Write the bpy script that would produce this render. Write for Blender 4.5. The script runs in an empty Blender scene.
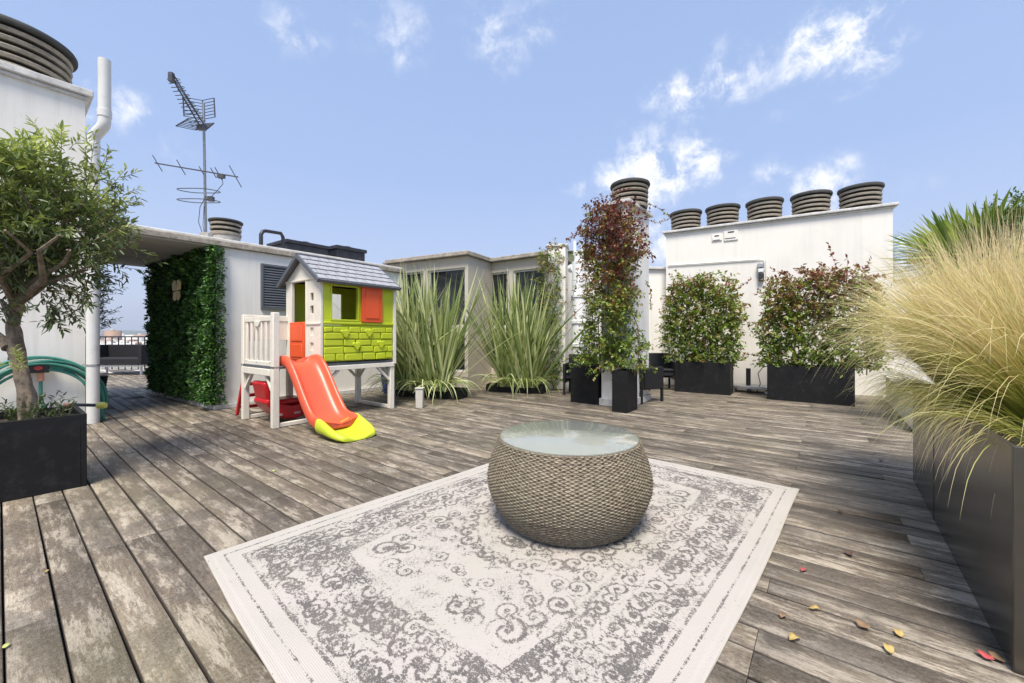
import bpy, math, random
import numpy as np
from mathutils import Vector, Matrix
random.seed(7); rng = np.random.default_rng(7)
scene = bpy.context.scene
COL = scene.collection
F, H, HV = 402.0, 1.1, 336.0
def G(u, v, z=0.0):
    Y = (H - z) * F / (v - HV)
    return Vector(((u - 512) / F * Y, Y, z))
def Zat(v, Y): return H + (HV - v) / F * Y
def at(u, v, Y): return Vector(((u - 512) / F * Y, Y, Zat(v, Y)))
def onwall(u, v, A, B, off=0.0):
    """point of the vertical wall through A-B seen at u,v; off moves it out of the wall towards the terrace"""
    A = Vector((A[0], A[1])); d = (Vector((B[0], B[1])) - A).normalized()
    n = Vector((d.y, -d.x))
    if n.dot(-A) < 0: n = -n
    A = A + n * off
    k = (u - 512) / F
    t = (k * A.y - A.x) / (d.x - k * d.y)
    p = A + d * t
    return Vector((p.x, p.y, Zat(v, p.y)))
D1 = Vector((-.788, .616, 0)).normalized()
D2 = Vector((.616, .788, 0)).normalized()
UP = Vector((0, 0, 1))

# ------------------------------------------------------------------ materials
def new_mat(name):
    m = bpy.data.materials.new(name); m.use_nodes = True
    nt = m.node_tree; nt.nodes.clear()
    out = nt.nodes.new('ShaderNodeOutputMaterial')
    b = nt.nodes.new('ShaderNodeBsdfPrincipled')
    nt.links.new(b.outputs[0], out.inputs[0])
    return m, nt, b, out
def N(nt, typ, **kw):
    n = nt.nodes.new(typ)
    for k, v in kw.items():
        if k in n.inputs: n.inputs[k].default_value = v
        else: setattr(n, k, v)
    return n
def ramp(nt, stops, src=None, interp='LINEAR'):
    r = nt.nodes.new('ShaderNodeValToRGB'); cr = r.color_ramp; cr.interpolation = interp
    while len(cr.elements) < len(stops): cr.elements.new(0.5)
    for e, (p, c) in zip(cr.elements, stops):
        e.position = p; e.color = (*c, 1) if len(c) == 3 else c
    if src is not None: nt.links.new(src, r.inputs[0])
    return r
def mixc(nt, fac, a, b, mode='MIX'):
    m = nt.nodes.new('ShaderNodeMix'); m.data_type = 'RGBA'; m.blend_type = mode
    for sock, val in ((m.inputs[0], fac), (m.inputs[6], a), (m.inputs[7], b)):
        if hasattr(val, 'links'): nt.links.new(val, sock)
        elif isinstance(val, (int, float)): sock.default_value = val
        else: sock.default_value = (*val, 1)
    return m.outputs[2]
def math_(nt, op, a, b=None, c=None, clamp=False):
    m = nt.nodes.new('ShaderNodeMath'); m.operation = op; m.use_clamp = clamp
    for i, val in enumerate((a, b, c)):
        if val is None: continue
        if hasattr(val, 'links'): nt.links.new(val, m.inputs[i])
        else: m.inputs[i].default_value = val
    return m.outputs[0]
def noise(nt, scale, detail=4, rough=.55, vec=None, dist=0.0):
    n = N(nt, 'ShaderNodeTexNoise', Scale=scale, Detail=detail, Roughness=rough, Distortion=dist)
    if vec is None:
        tc = nt.nodes.new('ShaderNodeTexCoord'); vec = tc.outputs['Object']
    nt.links.new(vec, n.inputs['Vector'])
    return n
def bump(nt, b, h, strength=.3, dist=.01):
    bp = N(nt, 'ShaderNodeBump', Strength=strength, Distance=dist)
    nt.links.new(h, bp.inputs['Height']); nt.links.new(bp.outputs[0], b.inputs['Normal'])
def simple(name, col, rough=.5, var=.12, scale=6, metal=0.0, bmp=.1, bscale=60, dirt=None, spec=.5):
    m, nt, b, out = new_mat(name)
    n = noise(nt, scale, 5, .6)
    lo = tuple(max(0, c * (1 - var)) for c in col); hi = tuple(min(1, c * (1 + var)) for c in col)
    r = ramp(nt, [(.3, lo), (.7, hi)], n.outputs[0])
    c = r.outputs[0]
    if dirt:
        n3 = noise(nt, scale * 3.1, 6, .7)
        rr = ramp(nt, [(.52, (0, 0, 0)), (.72, (1, 1, 1))], n3.outputs[0])
        f = math_(nt, 'MULTIPLY', rr.outputs[0], dirt[1])
        c = mixc(nt, f, c, dirt[0])
    nt.links.new(c, b.inputs['Base Color'])
    b.inputs['Roughness'].default_value = rough; b.inputs['Metallic'].default_value = metal
    b.inputs['Specular IOR Level'].default_value = spec
    n2 = noise(nt, bscale, 3, .6)
    if bmp: bump(nt, b, n2.outputs[0], bmp, .004)
    return m

def plaster(name, col, streak=.5):
    """painted render: faint patches, fine grain and vertical run-off stains"""
    m, nt, b, out = new_mat(name)
    tc = nt.nodes.new('ShaderNodeTexCoord')
    mp = N(nt, 'ShaderNodeMapping'); mp.inputs['Scale'].default_value = (9, 9, .55)
    nt.links.new(tc.outputs['Object'], mp.inputs[0])
    n1 = noise(nt, 1, 6, .65, mp.outputs[0]); n2 = noise(nt, 1.3, 5, .6); n3 = noise(nt, 14, 6, .7)
    c = mixc(nt, ramp(nt, [(.35, (0, 0, 0)), (.75, (1, 1, 1))], n2.outputs[0]).outputs[0], col, tuple(x * .9 for x in col))
    st = math_(nt, 'MULTIPLY', ramp(nt, [(.5, (0, 0, 0)), (.8, (1, 1, 1))], n1.outputs[0]).outputs[0], streak)
    c = mixc(nt, st, c, (.42, .40, .36))
    sp = math_(nt, 'MULTIPLY', ramp(nt, [(.6, (0, 0, 0)), (.75, (1, 1, 1))], n3.outputs[0]).outputs[0], .25)
    c = mixc(nt, sp, c, (.5, .48, .43))
    nt.links.new(c, b.inputs['Base Color']); b.inputs['Roughness'].default_value = .85
    bump(nt, b, noise(nt, 90, 4, .6).outputs[0], .35, .004)
    return m

M = {}
M['white_wall'] = plaster('white_render', (.83, .80, .735), .32)
M['chimney_wall'] = plaster('cream_render', (.83, .79, .71), .25)
M['old_frame'] = plaster('weathered_cream_paint', (.56, .50, .40), .7)
M['concrete'] = simple('weathered_concrete', (.42, .40, .36), .9, .25, 5, bmp=.5, bscale=40, dirt=((.12, .11, .09), .7))
M['old_roof'] = simple('stained_roof_edge', (.33, .29, .235), .9, .35, 7, bmp=.5, bscale=40, dirt=((.10, .085, .06), .8))
M['soffit'] = simple('soffit_paint', (.42, .40, .37), .9, .1, 3, bmp=.3)
M['coping'] = simple('coping_stone', (.60, .58, .54), .85, .15, 5, bmp=.5, bscale=50, dirt=((.2, .19, .17), .6))
M['cowl_ring'] = simple('cowl_terracotta_grey', (.31, .27, .21), .9, .22, 9, bmp=.6, bscale=50, dirt=((.10, .09, .07), .6))
M['cowl_cap'] = simple('cowl_cap_dark', (.055, .055, .05), .8, .25, 8, bmp=.4)
M['cowl_core'] = simple('cowl_core_black', (.02, .018, .015), .9)
M['pipe'] = simple('grey_white_pvc', (.66, .65, .61), .45, .06, 3, bmp=.05, dirt=((.35, .33, .28), .3))
M['pipe_white'] = simple('white_painted_pipe', (.80, .80, .79), .45, .05, 3, bmp=.08)
M['black'] = simple('black_fibre_cement', (.008, .008, .0085), .6, .2, 4, bmp=.12, bscale=120, dirt=((.05, .048, .044), .35), spec=.3)
M['rattan_black'] = simple('black_rattan', (.010, .010, .011), .5, .3, 60, bmp=.6, bscale=150)
M['black_cushion'] = simple('black_cushion', (.009, .009, .011), .8, .2, 8, bmp=.3)
M['bronze'] = simple('dark_bronze_metal', (.115, .105, .088), .26, .3, 1.5, metal=.7, bmp=.05, bscale=5, dirt=((.16, .14, .11), .3))
M['dark_metal'] = simple('dark_metal', (.05, .05, .055), .45, .2, 8, metal=.6)
M['antenna'] = simple('antenna_metal', (.10, .10, .105), .5, .3, 20, metal=.5)
M['mast'] = simple('galvanised_mast', (.28, .28, .28), .45, .2, 20, metal=.8)
M['steel'] = simple('light_steel', (.45, .45, .44), .4, .15, 9, metal=.7)
M['slate_plastic'] = simple('slate_grey_plastic', (.10, .11, .125), .5, .1, 9, bmp=.1)
M['shingle'] = simple('grey_plastic_shingle', (.33, .335, .345), .55, .14, 11, bmp=.15, dirt=((.14, .14, .14), .5))
M['cream_plastic'] = simple('cream_plastic', (.76, .715, .61), .45, .05, 5, bmp=.06, dirt=((.45, .42, .34), .30))
M['beige_plastic'] = simple('grey_beige_plastic', (.52, .49, .43), .5, .07, 5, bmp=.06, dirt=((.33, .3, .25), .4))
M['lime'] = simple('lime_plastic', (.50, .585, .022), .4, .07, 4, bmp=.05, dirt=((.42, .46, .04), .3))
M['lime_end'] = simple('yellow_lime_plastic', (.50, .585, .03), .42, .06, 4, bmp=.05)
M['orange'] = simple('coral_orange_plastic', (.76, .10, .025), .40, .06, 4, bmp=.05)
M['coral'] = simple('sun_faded_coral_plastic', (.76, .105, .045), .36, .05, 4, bmp=.04, dirt=((.62, .09, .05), .3))
M['red'] = simple('red_plastic', (.50, .010, .014), .3, .12, 4, bmp=.05)
M['hose'] = simple('green_hose', (.045, .22, .165), .4, .15, 14, bmp=.05)
M['tap_black'] = simple('tap_black', (.03, .03, .03), .4)
M['tap_red'] = simple('tap_red', (.5, .05, .04), .4)
M['copper'] = simple('peach_plastic', (.62, .28, .17), .45)
M['yellow'] = simple('yellow_plastic', (.62, .55, .10), .4)
M['soil'] = simple('potting_soil', (.045, .033, .022), 1, .5, 30, bmp=1, bscale=70)
M['bark'] = simple('olive_bark', (.20, .155, .11), .95, .6, 14, bmp=1.0, bscale=38, dirt=((.05, .038, .026), .95))
M['stem'] = simple('brown_stem', (.13, .09, .06), .9, .3, 20)
M['tarp'] = simple('blue_tarp', (.012, .02, .14), .45, .3, 5, bmp=.5, bscale=12)
M['gold'] = simple('gold_ornament', (.50, .36, .10), .45, .3, 12, metal=.2)
M['glasspane'] = simple('dark_window_glass', (.022, .025, .028), .06, .2, 2, bmp=0)
M['louvre'] = simple('grey_louvre', (.105, .115, .13), .55, .1, 8, bmp=.05)
M['grey_felt'] = simple('grey_substrate', (.03, .028, .025), 1)
M['greenbox'] = simple('olive_green_paint', (.14, .16, .08), .6, .1)

def foliage(name, cols, trans=.3, rough=.5, attr='rnd'):
    m, nt, b, out = new_mat(name)
    a = N(nt, 'ShaderNodeAttribute', attribute_name=attr)
    n = len(cols)
    r = ramp(nt, [(i / (n - 1), c) for i, c in enumerate(cols)], a.outputs['Fac'])
    nt.links.new(r.outputs[0], b.inputs['Base Color'])
    b.inputs['Roughness'].default_value = rough
    t = nt.nodes.new('ShaderNodeBsdfTranslucent')
    br = mixc(nt, 1.0, r.outputs[0], (1.3, 1.35, .8), 'MULTIPLY'); nt.links.new(br, t.inputs[0])
    mx = nt.nodes.new('ShaderNodeMixShader'); mx.inputs[0].default_value = trans
    nt.links.new(b.outputs[0], mx.inputs[1]); nt.links.new(t.outputs[0], mx.inputs[2])
    nt.links.new(mx.outputs[0], out.inputs[0])
    return m
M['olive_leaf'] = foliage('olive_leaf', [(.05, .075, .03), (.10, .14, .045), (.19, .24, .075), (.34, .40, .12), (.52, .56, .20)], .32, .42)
M['grey_leaf'] = foliage('grey_green_leaf', [(.03, .045, .03), (.07, .09, .06), (.12, .15, .09)], .2)
M['box_leaf'] = foliage('boxwood_leaf', [(.014, .045, .010), (.055, .14, .026), (.13, .28, .05), (.24, .44, .10)], .15, .4)
M['ivy_leaf'] = foliage('star_jasmine_leaf', [(.04, .085, .014), (.11, .19, .028), (.24, .33, .055), (.27, .20, .065), (.23, .065, .042), (.14, .036, .035)], .28, .4)
M['palm_leaf'] = foliage('palm_leaf', [(.06, .11, .02), (.14, .21, .035), (.26, .34, .06)], .3, .4)
M['bush_leaf'] = foliage('bush_leaf', [(.02, .05, .012), (.05, .12, .02), (.09, .2, .035)], .25)
M['flax'] = foliage('variegated_flax', [(.74, .74, .42), (.30, .36, .12), (.12, .18, .055), (.30, .36, .12), (.74, .74, .42)], .25, .4)
def stipa_mat():
    m, nt, b, out = new_mat('feather_grass')
    a = N(nt, 'ShaderNodeAttribute', attribute_name='along'); v = N(nt, 'ShaderNodeAttribute', attribute_name='rnd')
    r1 = ramp(nt, [(0, (.20, .24, .035)), (.25, (.40, .37, .06)), (.5, (.68, .53, .21)), (1, (.95, .79, .50))], a.outputs['Fac'])
    r2 = ramp(nt, [(0, (.16, .22, .035)), (.4, (.36, .40, .06)), (1, (.70, .66, .28))], a.outputs['Fac'])
    c = mixc(nt, v.outputs['Fac'], r1.outputs[0], r2.outputs[0])
    nt.links.new(c, b.inputs['Base Color']); b.inputs['Roughness'].default_value = .5
    t = nt.nodes.new('ShaderNodeBsdfTranslucent'); nt.links.new(c, t.inputs[0])
    mx = nt.nodes.new('ShaderNodeMixShader'); mx.inputs[0].default_value = .4
    nt.links.new(b.outputs[0], mx.inputs[1]); nt.links.new(t.outputs[0], mx.inputs[2]); nt.links.new(mx.outputs[0], out.inputs[0])
    return m
M['stipa'] = stipa_mat()

# ------------------------------------------------------------------ mesh helpers
class MB:
    def __init__(s): s.v = []; s.f = []
    def add(s, vs, fs):
        o = len(s.v); s.v += [tuple(p) for p in vs]; s.f += [tuple(i + o for i in f) for f in fs]
    def frame(s, o, ax, ay, az):
        """box from corner o along three edge vectors"""
        o, ax, ay, az = map(Vector, (o, ax, ay, az))
        p = [o, o + ax, o + ax + ay, o + ay]; p += [q + az for q in p]
        fs = [(0, 3, 2, 1), (4, 5, 6, 7), (0, 1, 5, 4), (1, 2, 6, 5), (2, 3, 7, 6), (3, 0, 4, 7)]
        if ax.cross(ay).dot(az) < 0: fs = [tuple(reversed(f)) for f in fs]
        s.add(p, fs); return s
    def box(s, x0, x1, y0, y1, z0, z1): return s.frame((x0, y0, z0), (x1 - x0, 0, 0), (0, y1 - y0, 0), (0, 0, z1 - z0))
    def bar(s, a, b, w, t, up=UP):
        a, b = Vector(a), Vector(b); d = b - a; up = Vector(up)
        x = d.cross(up).normalized(); y = x.cross(d).normalized()
        return s.frame(a - x * w / 2 - y * t / 2, d, x * w, y * t)
    def tube(s, pts, r, n=8, caps=True, closed=False):
        pts = [Vector(p) for p in pts]; k = len(pts)
        rs = r if isinstance(r, (list, tuple)) else [r] * k
        o = len(s.v); ref = None
        for i, p in enumerate(pts):
            if closed: t = pts[(i + 1) % k] - pts[i - 1]
            else: t = pts[min(i + 1, k - 1)] - pts[max(i - 1, 0)]
            t.normalize()
            if ref is None: ref = Vector((0, 0, 1)) if abs(t.z) < .9 else Vector((1, 0, 0))
            x = (ref - t * ref.dot(t)).normalized(); ref = x; y = t.cross(x)
            for j in range(n):
                a = 2 * math.pi * j / n
                s.v.append(tuple(p + (x * math.cos(a) + y * math.sin(a)) * rs[i]))
        rg = k if closed else k - 1
        for i in range(rg):
            i2 = (i + 1) % k
            for j in range(n):
                s.f.append((o + i * n + j, o + i * n + (j + 1) % n, o + i2 * n + (j + 1) % n, o + i2 * n + j))
        if caps and not closed:
            s.f.append(tuple(o + j for j in range(n))[::-1]); s.f.append(tuple(o + (k - 1) * n + j for j in range(n)))
        return s
    def lathe(s, prof, c=(0, 0, 0), n=48, closed=False):
        """prof: list of (r, z)"""
        o = len(s.v); c = Vector(c); k = len(prof)
        for r, z in prof:
            for j in range(n):
                a = 2 * math.pi * j / n; s.v.append((c.x + r * math.cos(a), c.y + r * math.sin(a), c.z + z))
        for i in range(k if closed else k - 1):
            i2 = (i + 1) % k
            for j in range(n): s.f.append((o + i * n + j, o + i * n + (j + 1) % n, o + i2 * n + (j + 1) % n, o + i2 * n + j))
        if not closed:
            if prof[0][0] > 1e-4: s.f.append(tuple(o + j for j in range(n))[::-1])
            if prof[-1][0] > 1e-4: s.f.append(tuple(o + (k - 1) * n + j for j in range(n)))
        return s
    def prism(s, poly, o, ax, ay, az):
        """poly 2-D points in (ax, ay), extruded along az"""
        o, ax, ay, az = map(Vector, (o, ax, ay, az)); k = len(poly)
        b = [o + ax * x + ay * y for x, y in poly]; s.add(b + [p + az for p in b],
            [tuple(range(k))[::-1], tuple(range(k, 2 * k))] + [(i, (i + 1) % k, k + (i + 1) % k, k + i) for i in range(k)])
        return s
def link(name, me, mat, parent=None):
    o = bpy.data.objects.new(name, me); COL.objects.link(o)
    if mat: me.materials.append(mat)
    if parent: o.parent = parent
    return o
def smooth(me, ang=40):
    me.shade_smooth()
    try: me.set_sharp_from_angle(angle=math.radians(ang))
    except Exception: pass
def build(name, mb, mat, parent=None, bevel=0.0, sm=True, seg=2, world=False):
    me = bpy.data.meshes.new(name)
    vs = mb.v
    if world and parent is not None:
        inv = root_matrix(parent).inverted(); vs = [tuple(inv @ Vector(p)) for p in vs]
    me.from_pydata(vs, [], mb.f); me.update()
    import bmesh
    bm = bmesh.new(); bm.from_mesh(me); bmesh.ops.recalc_face_normals(bm, faces=bm.faces); bm.to_mesh(me); bm.free()
    if sm: smooth(me)
    o = link(name, me, mat, parent)
    if bevel:
        bv = o.modifiers.new('bevel', 'BEVEL'); bv.width = bevel; bv.segments = seg; bv.limit_method = 'ANGLE'; bv.angle_limit = math.radians(35)
        bv.harden_normals = False
    return o
def root_matrix(o):
    m = Matrix.Translation(o.location) @ Matrix.Rotation(o.rotation_euler.z, 4, 'Z')
    return root_matrix(o.parent) @ m if o.parent else m
def thing(name, label, cat, loc=(0, 0, 0), rz=0.0, group=None):
    o = bpy.data.objects.new(name, None); COL.objects.link(o); o.empty_display_size = .2
    o.location = Vector(loc); o.rotation_euler = (0, 0, rz); o['label'] = label; o['category'] = cat
    if group: o['group'] = group
    return o
def tag(o, label, cat, group=None):
    o['label'] = label; o['category'] = cat
    if group: o['group'] = group
    return o
def kind(o, k='structure', label=None, cat=None):
    o['kind'] = k
    if label: o['label'] = label
    if cat: o['category'] = cat
    return o
def np_mesh(name, verts, faces, mat, parent=None, attrs=None, world=True, sm=False):
    """verts (n,3), faces (m,k)"""
    verts = np.asarray(verts, dtype=np.float64)
    if parent is not None and world:
        inv = np.array(root_matrix(parent).inverted()); verts = verts @ inv[:3, :3].T + inv[:3, 3]
    faces = np.asarray(faces, dtype=np.int32); k = faces.shape[1]
    me = bpy.data.meshes.new(name)
    me.vertices.add(len(verts)); me.vertices.foreach_set('co', verts.astype(np.float32).ravel())
    me.loops.add(faces.size); me.loops.foreach_set('vertex_index', faces.ravel())
    me.polygons.add(len(faces)); me.polygons.foreach_set('loop_start', np.arange(0, faces.size, k, dtype=np.int32))
    try: me.polygons.foreach_set('loop_total', np.full(len(faces), k, dtype=np.int32))
    except Exception: pass
    me.update(calc_edges=True); me.validate()
    for a, vals in (attrs or {}).items():
        at_ = me.attributes.new(a, 'FLOAT', 'POINT'); at_.data.foreach_set('value', np.asarray(vals, dtype=np.float32))
    if sm: me.shade_smooth()
    return link(name, me, mat, parent)

# ------------------------------------------------------------------ foliage helpers
def unit(a): return a / np.maximum(np.linalg.norm(a, axis=-1, keepdims=True), 1e-9)
class Leaves:
    def __init__(s): s.P = []; s.D = []; s.N = []; s.L = []; s.W = []; s.R = []
    def add(s, p, d, n, L, W, r): s.P.append(p); s.D.append(d); s.N.append(n); s.L.append(L); s.W.append(W); s.R.append(r)
    def build(s, name, mat, parent, belly=.45, fold=.18, curl=.12):
        P = np.array(s.P); D = unit(np.array(s.D)); Nn = np.array(s.N); L = np.array(s.L)[:, None]; W = np.array(s.W)[:, None]
        S = unit(np.cross(D, Nn)); Nn = np.cross(S, D)
        n = len(P); V = np.empty((n, 6, 3))
        V[:, 0] = P; V[:, 1] = P + D * L * belly * .75 + S * W * .46 + Nn * W * fold
        V[:, 2] = P + D * L * .78 + S * W * .30 + Nn * (W * fold * .6 - L * curl * .5)
        V[:, 3] = P + D * L - Nn * L * curl
        V[:, 4] = P + D * L * .78 - S * W * .30 + Nn * (W * fold * .6 - L * curl * .5)
        V[:, 5] = P + D * L * belly * .75 - S * W * .46 + Nn * W * fold
        i = (np.arange(n) * 6)[:, None]
        Fc = np.concatenate([i + np.array([[0, 1, 2, 3]]), i + np.array([[0, 3, 4, 5]])], 0)
        return np_mesh(name, V.reshape(-1, 3), Fc, mat, parent, {'rnd': np.repeat(np.array(s.R), 6)})
def rvec(s=1.0): return rng.normal(size=3) * s
def twig(lv, stem, p, d, length, nl, L, W, rfun, droop=0.0, wob=.35, r=.003, spread=.9):
    """one shoot with leaves set along it"""
    p = np.array(p, float); d = unit(np.array(d, float)); seg = 4; pts = [p.copy()]
    for k in range(seg):
        d = unit(d + rvec(wob / seg) + np.array([0, 0, -droop / seg])); p = p + d * length / seg; pts.append(p.copy())
    if stem is not None: stem.tube([tuple(q) for q in pts], [r * (1 - .7 * i / seg) for i in range(seg + 1)], 3, caps=False)
    pts = np.array(pts); base = rfun(pts[2])
    for k in range(nl):
        t = (k + .6) / nl * seg; i = min(int(t), seg - 1); q = pts[i] + (pts[i + 1] - pts[i]) * (t - i)
        dd = unit(pts[i + 1] - pts[i]); s = unit(np.cross(dd, rvec()))
        ld = unit(dd * rng.uniform(.35, .9) + s * spread)
        nn = unit(np.array([0, 0, 1.0]) + rvec(.45))
        lv.add(q, ld, nn, L * rng.uniform(.7, 1.2), W * rng.uniform(.75, 1.15), float(np.clip(base + rng.normal() * .09 + .1 * (k / nl), 0, 1)))
def ribbon_clump(name, mat, parent, blades, seg=7, vfold=True):
    """blades: list of (base, dir0, length, width, droop, side, rnd)"""
    V = []; Fc = []; A = []; R = []; o = 0
    cols = 3 if vfold else 2
    for (b, d, L, W, dr, rd, wob) in blades:
        p = np.array(b, float); d = unit(np.array(d, float)); st = L / seg
        side = unit(np.cross(d, np.array([0, 0, 1.0]) + rvec(.3)))
        for k in range(seg + 1):
            t = k / seg; w = W * (.55 + .9 * t * 2 if t < .25 else 1.0) * (1 - max(0, (t - .55) / .45) ** 1.6 * .96)
            nn = np.cross(side, d)
            if vfold:
                V += [p - side * w / 2 + nn * w * .18, p, p + side * w / 2 + nn * w * .18]; A += [0, .5, 1]
            else:
                V += [p - side * w / 2, p + side * w / 2]; A += [t, t]
            R += [rd] * cols
            if k < seg:
                for c in range(cols - 1):
                    a = o + k * cols + c; Fc.append((a, a + 1, a + cols + 1, a + cols))
            d = unit(d + np.array([0, 0, -dr]) * (t + .15) / seg * 2 + rvec(wob)); p = p + d * st
            side = unit(side - d * np.dot(side, d))
        o += (seg + 1) * cols
    return np_mesh(name, V, Fc, mat, parent, {'along': A, 'rnd': R})

# ------------------------------------------------------------------ deck
def deck_mat():
    m, nt, b, out = new_mat('weathered_deck_boards')
    tc = nt.nodes.new('ShaderNodeTexCoord')
    a = N(nt, 'ShaderNodeAttribute', attribute_name='rnd'); a2 = N(nt, 'ShaderNodeAttribute', attribute_name='rnd2')
    off = nt.nodes.new('ShaderNodeCombineXYZ'); nt.links.new(math_(nt, 'MULTIPLY', a.outputs['Fac'], 37.0), off.inputs[0]); nt.links.new(math_(nt, 'MULTIPLY', a2.outputs['Fac'], 23.0), off.inputs[2])
    va = N(nt, 'ShaderNodeVectorMath', operation='ADD'); nt.links.new(tc.outputs['Object'], va.inputs[0]); nt.links.new(off.outputs[0], va.inputs[1])
    def mapped(s):
        mp = N(nt, 'ShaderNodeMapping'); mp.inputs['Scale'].default_value = s; nt.links.new(va.outputs[0], mp.inputs[0]); return mp.outputs[0]
    grain = noise(nt, 1, 9, .74, mapped((4, 85, 4)), .25)
    fine = noise(nt, 1, 6, .7, mapped((22, 300, 22)), .3)
    blot = noise(nt, 1, 10, .80, mapped((3.0, 16, 3)), .15)
    big = noise(nt, .8, 5, .6, tc.outputs['Object'])
    stain = noise(nt, 2.2, 10, .78, mapped((1, 1.7, 1)), .2)
    base = ramp(nt, [(0, (.086, .064, .042)), (.3, (.136, .106, .072)), (.6, (.190, .152, .108)), (1, (.28, .235, .175))], a.outputs['Fac']).outputs[0]
    c = mixc(nt, ramp(nt, [(.32, (1, 1, 1)), (.52, (0, 0, 0))], grain.outputs[0]).outputs[0], base, (.080, .060, .040))
    wl = math_(nt, 'MULTIPLY', ramp(nt, [(.49, (0, 0, 0)), (.545, (1, 1, 1))], blot.outputs[0]).outputs[0], .85)
    c = mixc(nt, wl, c, (.47, .42, .345))
    dk = math_(nt, 'MULTIPLY', ramp(nt, [(.47, (0, 0, 0)), (.55, (1, 1, 1))], stain.outputs[0]).outputs[0], .74)
    c = mixc(nt, dk, c, (.075, .058, .043))
    fg = math_(nt, 'MULTIPLY', ramp(nt, [(.38, (1, 1, 1)), (.55, (0, 0, 0))], fine.outputs[0]).outputs[0], .5)
    c = mixc(nt, fg, c, (.085, .07, .057))
    gr = math_(nt, 'MULTIPLY', ramp(nt, [(.52, (0, 0, 0)), (.72, (1, 1, 1))], big.outputs[0]).outputs[0], .35)
    c = mixc(nt, gr, c, (.17, .16, .075))
    c = mixc(nt, math_(nt, 'MULTIPLY', ramp(nt, [(.40, (0, 0, 0)), (.62, (1, 1, 1))], noise(nt, 70, 4, .75, tc.outputs['Object']).outputs[0]).outputs[0], .22), c, (.42, .39, .34))
    scr = noise(nt, 1, 5, .85, mapped((90, 260, 90)), .0)
    c = mixc(nt, math_(nt, 'MULTIPLY', ramp(nt, [(.30, (1, 1, 1)), (.46, (0, 0, 0))], scr.outputs[0]).outputs[0], .75), c, (.045, .036, .026))
    c = mixc(nt, math_(nt, 'MULTIPLY', ramp(nt, [(.56, (0, 0, 0)), (.70, (1, 1, 1))], scr.outputs[0]).outputs[0], .5), c, (.40, .37, .31))
    vo = N(nt, 'ShaderNodeTexVoronoi', Scale=6.5); nt.links.new(va.outputs[0], vo.inputs['Vector'])
    c = mixc(nt, math_(nt, 'LESS_THAN', vo.outputs['Distance'], .028), c, (.02, .016, .012))
    c = mixc(nt, 1.0, c, ramp(nt, [(0, (.56, .53, .49)), (.35, (.84, .81, .76)), (1, (1.06, 1.01, .93))], a2.outputs['Fac']).outputs[0], 'MULTIPLY')
    ed = N(nt, 'ShaderNodeAttribute', attribute_name='edge')
    c = mixc(nt, math_(nt, 'MULTIPLY', ed.outputs['Fac'], .9), c, (.045, .036, .028))
    nt.links.new(c, b.inputs['Base Color'])
    rr = ramp(nt, [(.4, (.75, .75, .75)), (.7, (.5, .5, .5))], stain.outputs[0]); nt.links.new(rr.outputs[0], b.inputs['Roughness'])
    hsum = math_(nt, 'ADD', grain.outputs[0], math_(nt, 'MULTIPLY', fine.outputs[0], .6))
    bump(nt, b, hsum, .55, .004)
    return m
M['deck'] = deck_mat()
ang1 = math.atan2(D1.y, D1.x)
def make_deck():
    V = []; Fc = []; R = []; R2 = []; E_ = []; o = 0; pitch = .1345; gap = .007
    rows = int(13.7 / pitch)
    joints = [ -4 + i * .55 for i in range(40)]
    for r in range(rows):
        t0 = -2.945 + r * pitch; s = -4.2 - random.choice([0, .55, 1.1, 1.65])
        while s < 16.5:
            L = random.choice([1.65, 2.2, 2.2, 2.75, 3.3]); a, b_ = s + .0012, s + L - .0012; y0, y1 = t0 + gap / 2, t0 + pitch - gap / 2
            z = random.uniform(-.0016, .0016); c = .003; rd = random.betavariate(2, 2.2); rd2 = random.random(); tl = random.uniform(-.0012, .0012)
            n = 6
            for k in range(n + 1):
                x = a + (b_ - a) * k / n
                wy = math.sin(x * 2.1 + r * 1.7) * .0012
                V += [(x, y0 + wy, -.024), (x, y0 + wy, z - c + tl), (x, y0 + c + wy, z + tl), (x, y1 - c + wy, z - tl), (x, y1 + wy, z - c - tl), (x, y1 + wy, -.024)]
                R += [rd] * 6; R2 += [rd2] * 6; E_ += [1, 1, 0, 0, 1, 1]
                if k < n:
                    for j in range(5): q = o + k * 6 + j; Fc.append((q, q + 6, q + 7, q + 1))
            e = o + n * 6
            Fc += [(o, o + 1, o + 4, o + 5), (o + 1, o + 2, o + 3, o + 4), (e, e + 5, e + 4, e + 1), (e + 1, e + 4, e + 3, e + 2)]
            o += (n + 1) * 6; s += L
    ob = np_mesh('deck', V, Fc, M['deck'], None, {'rnd': R, 'rnd2': R2, 'edge': E_})
    # local x = along the boards (D1), local y = across (-D2 mirrored so the frame stays right-handed)
    ob.matrix_world = Matrix(((D1.x, D2.x, 0, 0), (D1.y, D2.y, 0, 0), (0, 0, 1, 0), (0, 0, 0, 1)))
    return ob
def make_deck_fixed():
    ob = make_deck(); me = ob.data
    # D1 x D2 points down, so bake the placement into a right-handed frame by flipping y in the mesh
    ob.matrix_world = Matrix.Rotation(ang1, 4, 'Z')
    co = np.empty(len(me.vertices) * 3, dtype=np.float32); me.vertices.foreach_get('co', co); co = co.reshape(-1, 3); co[:, 1] *= -1
    me.vertices.foreach_set('co', co.ravel()); me.flip_normals(); me.update(); return ob
kind(make_deck_fixed(), label='weathered grey timber deck boards of the roof terrace', cat='deck')
mb = MB(); c0 = D1 * -4.3 + D2 * -3.1
mb.frame(c0 + UP * -.30, D1 * 21, D2 * 13.9, UP * .262)
kind(build('roof_base', mb, M['grey_felt']), label='dark roof surface under the deck', cat='roof')
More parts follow.
